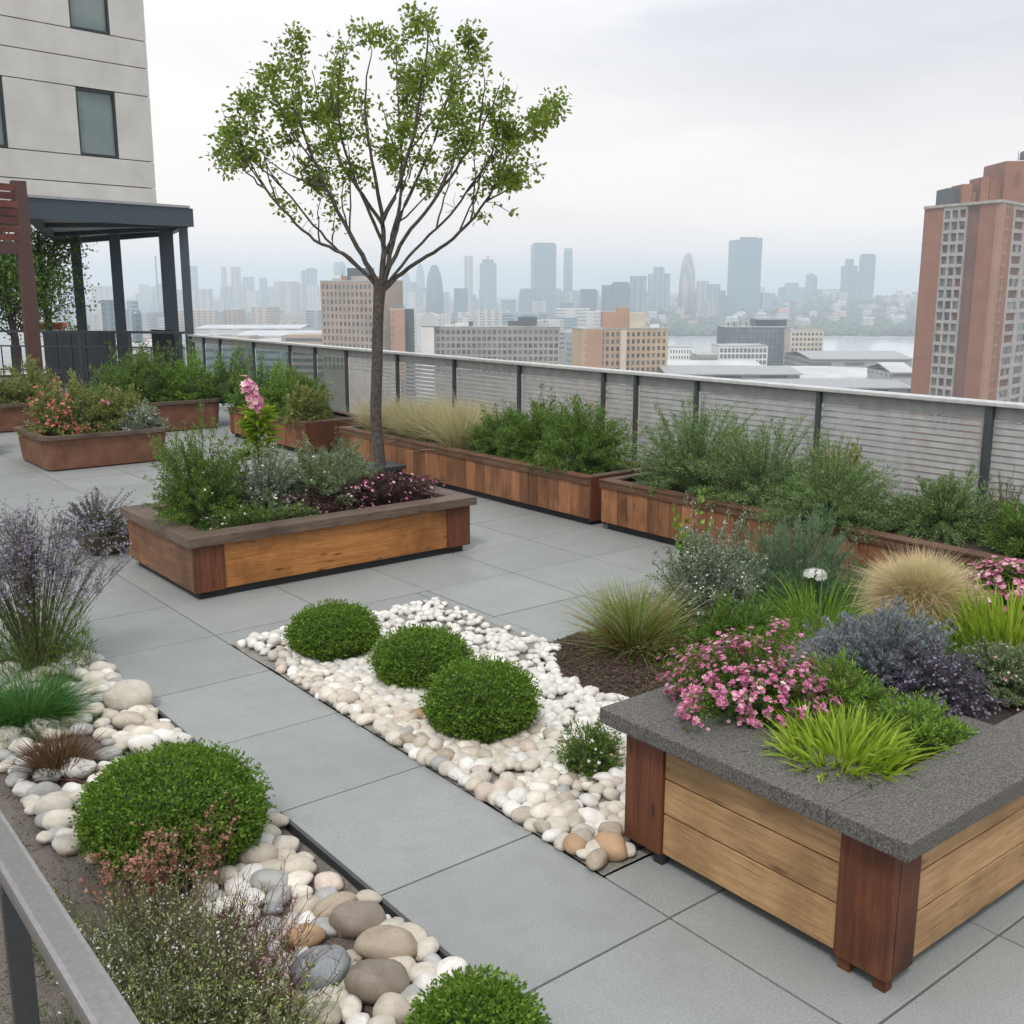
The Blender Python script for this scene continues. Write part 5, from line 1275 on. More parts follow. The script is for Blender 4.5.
NUMF = {}
def frame_of(p0, p1):
    u = Vector((p1.x - p0.x, p1.y - p0.y, 0)); l = u.length; u.normalize(); n = Vector((u.y, -u.x, 0))
    if n.dot(Vector((-p0.x, -p0.y, 0))) < 0: n = -n
    return u, n, l
def grid_wall(t, p0, u, n, l, ztop, nrows, ncols, fh, wall, pane='cpane', pier=.35, span=.42, budget=100, thick=.4, a0=0.0, cols=None, zoff=0, mesh=None, endw=.0):
    """piers and spandrels stand proud of recessed panes; each window its own part, the rows below the budget one mass"""
    m = mesh if mesh is not None else MB()
    cw = (l - 2 * endw) / ncols
    if endw: m.obox(p0, u, n, a0, a0 + endw, 0, thick, ztop - nrows * fh, ztop); m.obox(p0, u, n, a0 + l - endw, a0 + l, 0, thick, ztop - nrows * fh, ztop)
    for c in range(ncols + 1):
        x = a0 + endw + c * cw; w = cw * pier / 2
        m.obox(p0, u, n, max(a0 + endw + .001, x - w), min(a0 + l - endw - .001, x + w), 0, thick, ztop - nrows * fh, ztop - .01)
    for r in range(nrows + 1):
        z = ztop - r * fh; hgt = fh * span
        m.obox(p0, u, n, a0 + endw + .002, a0 + l - endw - .002, .01, thick - .05, max(z - hgt, ztop - nrows * fh), z - .02)
    rest = MB(); rr_ = random.Random(int(l * 100))
    for r in range(nrows):
        for c in range(ncols):
            xa = a0 + endw + c * cw + cw * pier / 2; xb = a0 + endw + (c + 1) * cw - cw * pier / 2
            z1 = ztop - r * fh - fh * span; z0 = ztop - (r + 1) * fh
            d = rr_.choice((.05, .08, .12))
            if NUMF.get(t.name, 0) < budget:
                w_ = MB(); w_.obox(p0, u, n, xa, xb, 0, d, z0, z1); w_.build('window', MT[pane], t); NUMF[t.name] = NUMF.get(t.name, 0) + 1
            else: rest.obox(p0, u, n, xa, xb, 0, d, z0, z1)
    if rest.n:
        o = rest.build('windows', MT[pane], t); o['kind'] = 'stuff'
    if mesh is None: m.build('facade', MT[wall], t)
    return m

# --- brick tower, right
t0 = at(1003, 199, 280); tL = at(925, 205, 303); tR = at(1085, 206, 335)
for p in (tL, tR): p.z = t0.z
t = thing('brick_tower', 'tall red brown brick apartment tower with white window strip at the right edge', 'building', (t0.x, t0.y, GZ))
u, n, l = frame_of(t0, tL); u2, n2, l2 = frame_of(t0, tR); ZT = t0.z
back = Vector((tL.x + tR.x - t0.x, tL.y + tR.y - t0.y, 0))
ins = .6
c_in = t0 - n * ins - n2 * ins; cL = tL - n * ins; cR = tR - n2 * ins
m = MB(); m.prism([(c_in.x, c_in.y), (cR.x, cR.y), (back.x, back.y), (cL.x, cL.y)], GZ, ZT - .5); m.build('core_wall', MT['brickd'], t)
def strip(m, u, n, a, b, d1=0.0, z0=GZ, z1=None, base=t0): m.obox(base, u, n, a * 1.0, b * 1.0, -ins - .1, d1, z0, z1 or ZT - .8)
f = l / 78.0   # metres along the left face per reading unit from the corner
m = MB(); m2 = MB()
strip(m, u, n, 0.0, 4.6 * f); strip(m, u, n, 57 * f, l)                       # corner bay and left end
m.obox(t0, u, n, 22 * f, 57 * f, -ins - .1, -.45, GZ, ZT - 62); 
strip(m2, u, n, 4.6 * f, 20 * f)
for k in range(19):
    z = ZT - 2 - k * 6
m.build('wall', MT['brickp'], t) if False else None
mw = MB(); strip(mw, u, n, 57 * f, l); strip(mw, u, n, 5 * f, 21 * f); strip(mw, u2, n2, 6.8, 9.4); strip(mw, u2, n2, 2.6, 3.4)
wallb = mw
mw = MB(); mw.obox(t0, u, n, .25, 5 * f - .02, -ins, .05, GZ, ZT - .8); mw.obox(t0, u2, n2, 0, 2.58, -ins, .05, GZ, ZT - .8); mw.build('corner_bay', MT['brickp'], t)
mw = MB(); mw.obox(t0, u, n, 21.05 * f, 33 * f, -ins - .2, -.42, GZ, ZT - .8); mw.build('recess_wall', MT['brickd'], t)
# floor courses
mw = wallb
for k in range(11):
    mw.obox(t0, u, n, 57 * f + .02, l - .02, -.01, .05, ZT - 4 - k * 6.3, ZT - 3.82 - k * 6.3); mw.obox(t0, u, n, 5 * f + .02, 21 * f - .02, -.01, .05, ZT - 5 - k * 6.3, ZT - 4.82 - k * 6.3)
mw.build('wall', MT['brick'], t)
grid_wall(t, t0 - n * .55, u, n, 23.6 * f, ZT - .9, 20, 3, 3.0, 'stripw', pier=.20, span=.30, a0=33.2 * f, budget=60, thick=.75)
grid_wall(t, t0 - n2 * .5, u2, n2, 3.2, ZT - .9, 20, 2, 3.0, 'brickp', pier=.34, span=.30, a0=3.5, budget=100, thick=.45)
grid_wall(t, t0 - n2 * .5, u2, n2, l2 - 9.6, ZT - .9, 20, 6, 3.0, 'stripw', pier=.30, span=.34, a0=9.5, budget=101, thick=.45)
m = MB(); c5 = (t0 + tL + tR + Vector((back.x, back.y, t0.z))) / 4
m.prism([(c5.x + (p.x - c5.x) * 1.015, c5.y + (p.y - c5.y) * 1.015) for p in (t0, tR, back, tL)], ZT - .8, ZT - .1); m.build('cornice', MT['stripw'], t)
def roofblock(pxa, pxb, pyt, D, mat, nm, dpt=8):
    a = at(pxa, pyt, D); b = at(pxb, pyt, D); uu, n_, ll = frame_of(a, b); m = MB(); m.obox(a, uu, n_, 0, ll, -dpt, 0, ZT + .3, a.z); m.build(nm, MT[mat], t)
roofblock(948, 962, 188, 306, 'mech', 'roof_block'); roofblock(963, 973, 184, 304, 'brick', 'roof_block'); roofblock(982, 990, 177, 303, 'brick', 'roof_block')
roofblock(990.3, 1006, 180, 304, 'brick', 'roof_block'); roofblock(1006.4, 1050, 161, 302, 'brick', 'roof_block', 14); roofblock(973, 982, 192, 306, 'brickp', 'roof_block')
a = at(1012, 161, 300); m = MB(); m.loft([(a.x, a.y - 3, .9, .9, a.z), (a.x, a.y - 3, .9, .9, a.z + 1.8), (a.x, a.y - 3, .3, .3, a.z + 2.3)], 12); m.build('water_tank', MT['mech'], t)
for px, py, hh in ((942, 205, 4), (1000, 179, 3), (1018, 160, 2.5)):
    a = at(px, py, 303); m = MB(); m.tubes([[(a.x, a.y, a.z - .2), (a.x, a.y, a.z + hh / 2), (a.x, a.y, a.z + hh)]], [[.12, .1, .05]], 5); m.build('antenna', MT['mech'], t)

# --- slab blocks in the middle distance
def block(name, label, x0, x1, yt, D, mat, cols, fh, rows=8, depth=16, pane='cpane', parts=None, pier=.35, span=.42, yaw=0, endw=0.5):
    a = at(x0, yt, D * (1 + yaw)); b = at(x1, yt, D * (1 - yaw)); b.z = a.z
    u, n, l = frame_of(a, b)
    t = thing(name, label, 'building', (a.x, a.y, GZ))
    m = MB(); m.obox(a, u, n, .05, l - .05, -depth, -.41, GZ, a.z - .2); m.obox(a, u, n, 0, l, -.5, -.02, GZ, a.z - rows * fh - .35)
    m.build('wall', MT[mat], t)
    grid_wall(t, a - n * .4, u, n, l, a.z - .3, rows, cols, fh, mat, pane, pier, span, thick=.4, endw=endw)
    m = MB(); m.obox(a, u, n, -.15, l + .15, -depth - .2, .15, a.z - .28, a.z + .25); m.build('roof', MT['roofg'], t)
    return t, a, u, n, l
def annex(t, x0, x1, yt, D, z0, mat, nm='roof_block', dpt=7):
    a = at(x0, yt, D); b = at(x1, yt, D); b.z = a.z; u, n, l = frame_of(a, b); m = MB(); m.obox(a, u, n, 0, l, -dpt, 0, z0, a.z); m.build(nm, MT[mat], t); return a, u, n, l

MT['brownw'] = m_noise('brown_wall', (.27, .205, .16), (.36, .28, .22), .1, .9, 0, .01, 5)
t, a, u, n, l = block('apartment_block', 'brown grey apartment block with stepped top behind the tree trunk', 320, 377, 281, 440, 'brownw', 13, 3.0, 12, yaw=.02, pier=.45)
annex(t, 334, 347, 276, 447, a.z + .25, 'orange')
annex(t, 347, 372, 268, 446, a.z + .25, 'mech'); annex(t, 351, 378, 276, 441, a.z + .2, 'greyw')
t, a, u, n, l = block('apartment_block', 'grey and orange apartment block just right of the tree trunk', 379, 404, 307, 438, 'tanw', 6, 3.0, 9, yaw=-.01, pier=.45)
annex(t, 393, 403.5, 310, 434, a.z - 30, 'orange', 'side_bay', 3); annex(t, 404.5, 412, 309, 441, GZ, 'mech', 'stair_tower', 9)
t, a, u, n, l = block('apartment_block', 'long grey slab block with a dense grid of windows left of the tan block', 434, 560, 327, 500, 'greyw', 24, 3.1, 7, yaw=.0, pier=.3, span=.36)
annex(t, 518, 537, 317, 505, a.z + .25, 'mech'); annex(t, 508, 519, 321, 507, a.z + .25, 'mech')
a2, u_, n_, l_ = annex(t, 421, 433.8, 327, 498, GZ, 'whitew', 'stair_tower', 12)
m = MB(); q = [];
for k in range(9):
    s = math.pi * k / 8; q.append((l_ * (.5 - .5 * math.cos(s)) * 1.6 - 1, a2.z + 6.2 * math.sin(s) ** .7))
v = []
for dd in (-11, .3): v += [(a2.x + u_.x * x + n_.x * dd, a2.y + u_.y * x + n_.y * dd, z + .3) for x, z in q]
m.add(v, [(k, k + 1, 9 + k + 1, 9 + k) for k in range(8)], None, [list(range(9)), list(range(9, 18))[::-1]]); m.build('curved_roof', MT['roofw'], t)
t, a, u, n, l = block('apartment_block', 'tan brick block with stepped pinkish roof blocks right of centre', 583, 668, 329, 450, 'tan', 16, 3.0, 10, yaw=-.01, pier=.42, span=.4)
annex(t, 583.5, 603, 329.5, 446, a.z - 40, 'orange', 'side_bay', 2.5)
b1 = annex(t, 603, 629, 312, 452, a.z + .25, 'orange', 'roof_block', 12); annex(t, 629.3, 646, 313, 453, a.z + .25, 'tanw', 'roof_block', 10); annex(t, 618, 629, 308, 456, a.z + 6, 'orange')
annex(t, 621, 627, 330, 444.5, a.z - 36, 'tanw', 'vertical_bay', 2)
# office by the water
t, a, u, n, l = block('office_building', 'dark glass office building in front of the water', 726, 790, 327, 690, 'mech', 14, 3.6, 9, pane='gpane', pier=.16, span=.2, depth=30)
annex(t, 755, 787, 319, 700, a.z + .25, 'mech', 'roof_pavilion', 14); annex(t, 757, 785, 318, 695, a.z + 4.4, 'roofg', 'pavilion_roof', 20)
for k in range(5): annex(t, 728 + k * 6, 729 + k * 6, 322, 693, a.z + .25, 'mech', 'roof_post', 1)
t, a, u, n, l = block('office_building', 'low pale glass office wing at the foot of the dark office building', 719, 768, 346, 640, 'whitew', 12, 3.6, 4, pane='gpane', pier=.2, span=.3, depth=25)
t, a, u, n, l = block('office_building', 'beige terraced block right of the dark glass office', 791, 824, 330, 670, 'tanw', 8, 3.2, 7, pier=.35, span=.45)
annex(t, 797, 815, 327, 675, a.z + .25, 'greyw')
t, a, u, n, l = block('warehouse', 'low white warehouse at the water, right of the tan block', 669, 693, 347, 640, 'whitew', 8, 3.5, 3, pane='gpane', pier=.5, depth=20)
t, a, u, n, l = block('warehouse', 'low pale shed between the white warehouse and the office wing', 697, 718, 355, 620, 'greyw', 7, 3.5, 2, pane='gpane', pier=.5, depth=20)
# arena with flat elliptical roof and long sheds
a = at(800, 372, 520)
t = thing('arena', 'low round arena with a pale shallow domed roof behind the guard rail', 'arena', (a.x, a.y, GZ))
rx = 105 / 1073 * 520; rw = -YAW
m = MB(); m.loft([(a.x, a.y, rx * .96, rx * .62, GZ), (a.x, a.y, rx * .96, rx * .62, a.z - 2)], 48, rot=rw); m.build('wall', MT['low_c'], t)
m = MB(); m.loft([(a.x, a.y, rx * .97, rx * .63, a.z - 1.99), (a.x, a.y, rx, rx * .66, a.z - 1.2), (a.x, a.y, rx * .99, rx * .65, a.z), (a.x, a.y, rx * .8, rx * .52, a.z + 1.2), (a.x, a.y, rx * .4, rx * .26, a.z + 2.0), (a.x, a.y, rx * .05, rx * .04, a.z + 2.2)], 48, rot=rw); m.build('roof', MT['roofw'], t, True)
def shed(label, x0, x1, yt, D, depth, mat, roof='roofgrey2', rise=2.0, cat='shed'):
    a = at(x0, yt, D); b = at(x1, yt, D); b.z = a.z; u, n, l = frame_of(a, b)
    t = thing('long_shed', label, cat, (a.x, a.y, GZ)); m = MB(); m.obox(a, u, n, 0, l, -depth, 0, GZ, a.z - rise); m.build('wall', MT[mat], t)
    v = []
    for x in (-1, l + 1):
        for d, z in ((1, a.z - rise), (-depth * .5, a.z + rise * .4), (-depth - 1, a.z - rise), (-depth - 1, a.z - rise + .5), (-depth * .5, a.z + rise * .4 + .5), (1, a.z - rise + .5)):
            v.append((a.x + u.x * x + n.x * d, a.y + u.y * x + n.y * d, z))
    m = MB(); m.add(v, [(k, (k + 1) % 6, 6 + (k + 1) % 6, 6 + k) for k in range(6)], None, [list(range(6))[::-1], list(range(6, 12))]); m.build('roof', MT[roof], t)
shed('long grey roofed hall behind the arena at the waterfront', 812, 912, 356, 600, 60, 'low_d')
shed('wide low grey hall in front of the arena, left part', 668, 800, 372, 430, 40, 'low_d', rise=1.2)
shed('low pale hall just above the guard rail right of the tan block', 665, 760, 364, 560, 30, 'low_c', 'roofw', 1.2)
shed('long grey hall below the arena near the brick tower', 760, 912, 386, 400, 40, 'low_d', rise=1.0)
shed('low white roofed hall by the foot of the brick tower', 893, 914, 368, 420, 30, 'low_c', 'roofw', 2)
shed('wide pale market roof left of the brown grey block', 235, 318, 334, 900, 90, 'low_c', 'roofw', 2)
shed('long low pale hall beyond the glass rail', 196, 300, 327, 1250, 90, 'low_c', 'roofw', 2)
shed('grey hall roof right behind the glass rail', 225, 322, 344, 620, 50, 'low_d', 'roofgrey2', 2)

# small things on the flat roofs and a crane on the far quarter
rk = random.Random(5)
for (tn, xa, xb, yt, D, nn) in (('apartment_block', 322, 346, 281, 444, 3), ('apartment_block.002', 438, 512, 327, 504, 6), ('apartment_block.002', 540, 558, 327, 504, 2), ('apartment_block.003', 648, 666, 329, 454, 3), ('office_building', 729, 752, 327, 694, 3), ('office_building.002', 794, 820, 330, 674, 2)):
    tt = bpy.data.objects.get(tn)
    if tt is None: continue
    for k in range(nn):
        px = rk.uniform(xa, xb); p = at(px, yt, D + 3); w_ = rk.uniform(.8, 2.2); m = MB(); m.box(p.x - w_, p.x + w_, p.y - w_ * .7, p.y + w_ * .7, p.z, p.z + rk.uniform(1.0, 2.6), rot=-YAW); m.build('roof_unit', MT[rk.choice(['mech', 'roofg', 'whitew'])], tt)
    p = at(rk.uniform(xa, xb), yt, D + 4); m = MB(); m.tubes([[(p.x, p.y, p.z - .1), (p.x, p.y, p.z + 2.5), (p.x, p.y, p.z + 5)]], [[.12, .1, .06]], 5); m.build('antenna', MT['mech'], tt)
# --- skyline towers
def tower(label, x0, x1, yt, D, mat, style='box', depth=None, yaw=.3, group='skyline towers', name='tower', cat='tower'):
    a = at((x0 + x1) / 2, yt, D); w = (x1 - x0) / 1073 * D; depth = depth or w * .8
    # apparent width of a turned box
    w = w / (math.cos(yaw) + .8 * math.sin(abs(yaw)))
    depth = w * .8
    zt = a.z; o = (a.x, a.y, GZ); rot = -YAW + yaw; cx, cy = a.x, a.y
    t = thing(name, label, cat, o, group) if style in ('spire', 'step', 'cap', 'slant') else None
    H_ = zt - GZ; m = MB(); hw, hd = w / 2, depth / 2
    if style == 'box': m.box(cx - hw, cx + hw, cy - hd, cy + hd, GZ, zt, rot=rot)
    elif style == 'bullet':
        m.loft([(cx, cy, hw, hd, GZ), (cx, cy, hw, hd, GZ + H_ * .5), (cx, cy, hw * .93, hd * .93, GZ + H_ * .68), (cx, cy, hw * .76, hd * .76, GZ + H_ * .83), (cx, cy, hw * .5, hd * .5, GZ + H_ * .94), (cx, cy, hw * .28, hd * .28, zt)], 20, 1.3, rot)
    elif style == 'round': m.loft([(cx, cy, hw, hd, GZ), (cx, cy, hw, hd, zt - H_ * .06), (cx, cy, hw * .8, hd * .8, zt)], 20, 1.5, rot)
    elif style == 'half':   # one straight side, one curved over
        pts = []
        for s in range(8): pts.append((hw * (1 - 2 * (1 - math.cos(s / 7 * math.pi / 2)) * .9), zt - H_ * .22 * (1 - math.sin(s / 7 * math.pi / 2)) ** 1))
        prof = [(-hw, GZ), (hw, GZ)] + [(hw - (k / 7) ** 2 * 2 * hw * .75, zt - H_ * .2 * (1 - (k / 7) ** .7)) for k in range(8)] + [(-hw, zt - H_ * .06)]
        v = []
        for dd in (-hd, hd):
            for x, z in prof:
                v.append((cx + x * math.cos(rot) - dd * math.sin(rot), cy + x * math.sin(rot) + dd * math.cos(rot), z))
        k = len(prof); m.add(v, [(i, (i + 1) % k, k + (i + 1) % k, k + i) for i in range(k)], None, [list(range(k))[::-1], list(range(k, 2 * k))])
    if style in ('box', 'bullet', 'round', 'half'):
        ob = m.build(name, MT[mat], None, style in ('bullet', 'round'), origin=o); return tag(ob, label, cat, group)
    if style == 'spire':
        m.box(cx - hw, cx + hw, cy - hd, cy + hd, GZ, zt - H_ * .10, rot=rot); m.build('body', MT[mat], t)
        m = MB(); m.box(cx - hw * .7, cx + hw * .7, cy - hd * .7, cy + hd * .7, zt - H_ * .10 + .01, zt - H_ * .04, rot=rot); m.build('crown_tier', MT[mat], t)
        m = MB(); m.loft([(cx, cy, hw * .14, hw * .14, zt - H_ * .04 + .01), (cx, cy, hw * .05, hw * .05, zt + H_ * .03)], 6); m.build('spire', MT['mech'], t)
    elif style == 'step':
        m.box(cx - hw, cx + hw, cy - hd, cy + hd, GZ, zt - H_ * .12, rot=rot); m.build('body', MT[mat], t)
        m = MB(); m.box(cx - hw * .5, cx + hw * .45, cy - hd * .6, cy + hd * .6, zt - H_ * .12 + .01, zt, rot=rot, piv=(cx, cy)); m.build('upper_tier', MT[mat], t)
    elif style == 'cap':
        m.box(cx - hw, cx + hw, cy - hd, cy + hd, GZ, zt - 3, rot=rot); m.build('body', MT[mat], t)
        m = MB(); m.box(cx - hw * .82, cx + hw * .82, cy - hd * .82, cy + hd * .82, zt - 2.99, zt, rot=rot); m.build('roof_block', MT['mech'], t)
    elif style == 'slant':
        c, s = math.cos(rot), math.sin(rot)
        pts = [(cx + x * c - y * s, cy + x * s + y * c) for x, y in ((-hw, -hd), (hw, -hd), (hw * 1.0, hd), (-hw, hd))]
        m.prism(pts, GZ, [zt - 5, zt, zt, zt - 5]); m.build('body', MT[mat], t)
        m = MB(); m.box(cx - hw * .3, cx + hw * .75, cy - hd * .5, cy + hd * .5, zt - 3, zt + 1.5, rot=rot, piv=(cx, cy)); m.build('roof_block', MT['mech'], t)
    return t
TW = [('wide flat topped glass tower, tallest left of centre in the hazy skyline', 531, 556, 243, 2500, 'far_c', 'cap', .15),
      ('slim tower standing just right of the wide flat topped one', 563.5, 573, 248, 2600, 'far_a', 'round', .1),
      ('slender tower with a spire between the bullet shaped and the wide glass tower', 479.5, 496.5, 257, 2300, 'far_a', 'spire', .3),
      ('pale slim slab tower left of the spired tower', 464, 473, 256, 3000, 'far_b', 'box', .1),
      ('blue bullet shaped tower right of the tree trunk', 424.5, 444, 265, 2100, 'far_c', 'bullet', .2),
      ('pale pointed tower left of the blue bullet shaped tower', 415, 425, 263, 3000, 'far_a', 'bullet', .1),
      ('faint round topped tower behind the right side of the tree trunk', 400, 411, 270, 3200, 'far_a', 'bullet', .1),
      ('tall pale ogive shaped tower right of centre', 679, 697.5, 253, 2100, 'far_b', 'bullet', .2),
      ('wide leaning topped glass slab tower, tallest right of centre', 731, 760.5, 238, 2300, 'far_c', 'slant', .15),
      ('slim tower with curved top right of the tallest slab', 807, 817, 273, 2900, 'far_c', 'half', .1),
      ('stepped grey tower near the right of the skyline', 843, 857, 259, 2700, 'far_e', 'step', .2),
      ('tall blue grey tower, rightmost of the skyline', 861, 875, 254, 2600, 'far_c', 'cap', .2),
      ('low link tower between the stepped and the rightmost tower', 856, 863, 272, 2750, 'far_a', 'box', .1),
      ('dark glass tower pair, left half, right of the twin slim tower', 602, 614, 285, 1700, 'far_e', 'box', .2),
      ('dark glass tower pair, right half with rounded roof', 611.5, 630, 282, 1750, 'far_e', 'cap', .2),
      ('pale glass tower right of the dark pair', 630.5, 646, 276, 1800, 'far_a', 'box', .1),
      ('broad stepped pale tower left of the ogive tower', 649, 669.5, 267, 2100, 'far_a', 'step', .1),
      ('ribbed slab tower touching the ogive tower on its right', 697, 708, 281, 2000, 'far_b', 'box', .2),
      ('lower ribbed slab right of the ogive tower', 706, 720, 284, 2050, 'far_a', 'box', .2),
      ('dark square tower below the wide glass tower', 581, 596, 289, 1700, 'far_e', 'box', .2),
      ('low tower block right of the leaning topped slab', 760, 773, 293, 2300, 'far_a', 'box', .2),
      ('group of grey towers with a small raised top', 780, 804, 283, 2500, 'far_a', 'step', .2),
      ('wide hazy slab between the curved tower and the stepped tower', 818, 843, 289, 2900, 'far_b', 'box', .05),
      ('hazy slant roofed tower left of the brown grey block', 301, 317, 269, 2600, 'far_a', 'slant', .1),
      ('hazy tower just above the brown grey block', 333, 346, 262, 2700, 'far_a', 'round', .1),
      ('thin pale tower on the left skyline', 221, 226, 267, 2900, 'far_b', 'box', .1),
      ('pale square tower on the left skyline', 231, 240, 267, 2900, 'far_b', 'box', .1),
      ('short pale tower on the left skyline', 243, 254, 277, 2900, 'far_a', 'box', .1),
      ('small hazy tower left of the slant roofed one', 259, 267, 278, 2900, 'far_a', 'box', .1),
      ('hazy tower right beside the pergola post', 190, 197, 266, 2800, 'far_a', 'box', .1),
      ('dark round silo like tower between the pergola posts', 131, 141, 310, 700, 'far_e', 'round', .1),
      ('dark square block between the pergola posts', 101, 114, 300, 760, 'far_e', 'box', .2),
      ('grey block behind the round silo like tower', 127, 138, 301, 900, 'far_a', 'box', .2),
      ('thin mast like tower seen through the pergola', 154.5, 156, 256, 1500, 'far_a', 'box', .1)]
for lb, x0, x1, yt, D, mt, st, yw in TW: tower(lb, x0, x1, yt, D, mt, st, yaw=yw)

# --- fill: countless more slabs in the haze (each one an object)
rr = random.Random(77)
def fill(n, xr, yr, Dr, wr, mats, label, group, name='city_block', cat='building'):
    for i in range(n):
        x = rr.uniform(*xr); D = rr.uniform(*Dr); y = rr.uniform(*yr); w = rr.uniform(*wr) / D * 1073
        tower(label, x - w / 2, x + w / 2, y, D, rr.choice(mats), 'box', yaw=rr.uniform(-.6, .6), group=group, name=name, cat=cat)
fill(26, (425, 600), (287, 303), (1900, 2900), (22, 48), ['far_a', 'far_b', 'far_c'], 'hazy blue grey tower block in the dense skyline between the trunk and the tan block', 'dense hazy tower blocks left of centre')
fill(16, (590, 730), (289, 303), (1900, 2700), (22, 46), ['far_a', 'far_b', 'far_c'], 'hazy tower block in the dense skyline behind the tan block and the ogive tower', 'dense hazy tower blocks right of centre')
fill(30, (188, 420), (281, 303), (2400, 3300), (22, 60), ['far_a', 'far_b', 'low_a'], 'faint pale building on the hazy skyline left of the tree trunk', 'faint buildings left of the tree')
fill(22, (40, 190), (283, 303), (2400, 3300), (22, 60), ['far_a', 'far_b', 'low_a'], 'faint pale building in the haze seen through the pergola', 'faint buildings behind the pergola')
fill(14, (720, 915), (296, 306), (2400, 3000), (20, 50), ['far_a', 'far_b', 'low_a'], 'faint building low on the hazy hillside across the water', 'faint buildings across the water')
fill(34, (30, 420), (306, 326), (1300, 2200), (20, 60), ['low_a', 'low_b', 'low_c', 'low_d'], 'low pale building in the hazy quarter beyond the glass rail', 'low buildings at the left')
fill(20, (400, 600), (308, 322), (1100, 1700), (20, 50), ['low_a', 'low_c', 'low_d', 'far_a'], 'low building showing behind the long grey slab block', 'low buildings behind the slab block')
fill(16, (560, 600), (330, 350), (600, 1000), (14, 30), ['low_a', 'low_d', 'low_b'], 'small low building in the gap between the slab block and the tan block', 'small buildings in the gap')
fill(26, (60, 330), (332, 346), (500, 900), (14, 36), ['low_a', 'low_d', 'low_b', 'low_c'], 'near low rise building seen through the glass rail', 'near low rise buildings')
fill(14, (670, 900), (362, 372), (620, 760), (14, 36), ['low_a', 'low_d', 'low_c'], 'low waterfront building behind the arena', 'low waterfront buildings')

# --- ground, water, hills
m = MB(); s = 9000.0
m.add([(-s, -s, GZ), (s, -s, GZ), (s, s, GZ), (-s, s, GZ)], [(0, 1, 2, 3)])
MT['cityground'] = m_noise('city_ground', (.10, .11, .09), (.30, .29, .27), .02, .95, 0, .01, 8, fine=(.12, (.34, .33, .31)))
tag(m.build('city_ground', MT['cityground']), kind='structure')
mt, nt, out = mk('water'); bsdf(nt, out, (.62, .64, .64), .10, 0, noise(nt, .5, 3), .05, .2, .9); MT['water'] = mt
wp = [at(662, 356, 985), at(760, 356, 985), at(920, 356, 985), at(1300, 356, 1000), at(1500, 336, 1500), at(915, 336, 1400), at(760, 334, 1440), at(664, 334, 1440), at(640, 345, 1200)]
m = MB(); m.add([(p.x, p.y, GZ + .4) for p in wp], None, None, [list(range(len(wp)))]); tag(m.build('water', MT['water']), kind='structure')

def hill_h(px, D):
    if px < 600: k0 = 2500
    else: k0 = 1480
    f = max(0, min(1, (D - k0) / 1700)); f = f * f * (3 - 2 * f)
    r = .62 + .55 * mnoise.noise(Vector((px * .013, D * .0009, 1))) + .16 * mnoise.noise(Vector((px * .05, D * .003, 5)))
    return 58 * f * max(.15, r)
pxs = np.arange(-300, 1400, 6.0); Ds = np.concatenate([np.linspace(1450, 4200, 60), np.linspace(4400, 8500, 8)])
v = []
for D in Ds:
    for px in pxs:
        p = at(px, 300, D); v.append((p.x, p.y, GZ - .5 + hill_h(px, min(D, 3400)) * (1 if D < 4300 else 1)))
v = np.array(v); idx = np.arange(len(v)).reshape(len(Ds), len(pxs))
MT['hill'] = m_noise('hill_ground', (.045, .065, .035), (.12, .13, .09), .012, .95, 0, .01, 7)
m = MB(); m.add(v, np.stack([idx[:-1, :-1], idx[:-1, 1:], idx[1:, 1:], idx[1:, :-1]], -1).reshape(-1, 4)); tag(m.build('hills', MT['hill'], smooth=True), kind='structure')

# woods on the far shore
g = np.random.default_rng(500); bm = bmesh.new(); bmesh.ops.create_icosphere(bm, subdivisions=2, radius=1.0)
iv = np.array([q.co[:] for q in bm.verts]); iff = np.array([[q.index for q in f.verts] for f in bm.faces]); bm.free()
m = MB()
for k in range(2600):
    if k < 1100: px = g.uniform(610, 930); D = 1465 + abs(g.normal(0, 260))
    elif k < 1900: px = g.uniform(600, 930); D = g.uniform(1500, 3000)
    else: px = g.uniform(20, 600); D = g.uniform(1700, 2600)
    p = at(px, 300, D); z = GZ + hill_h(px, D); r = g.uniform(5, 11); sd = g.random(3) * 30
    dn = np.array([mnoise.noise(Vector(q) * 1.6 + Vector(sd)) for q in iv])[:, None]
    m.add(iv * (1 + .5 * dn) * np.array([r, r, r * .8]) + np.array([p.x, p.y, z + r * .35]), None, iff)
tag(m.build('woodland', MT['wood_far'], smooth=False), 'dark hazy woods along the far shore and over the distant slopes', 'woodland', kind='stuff')
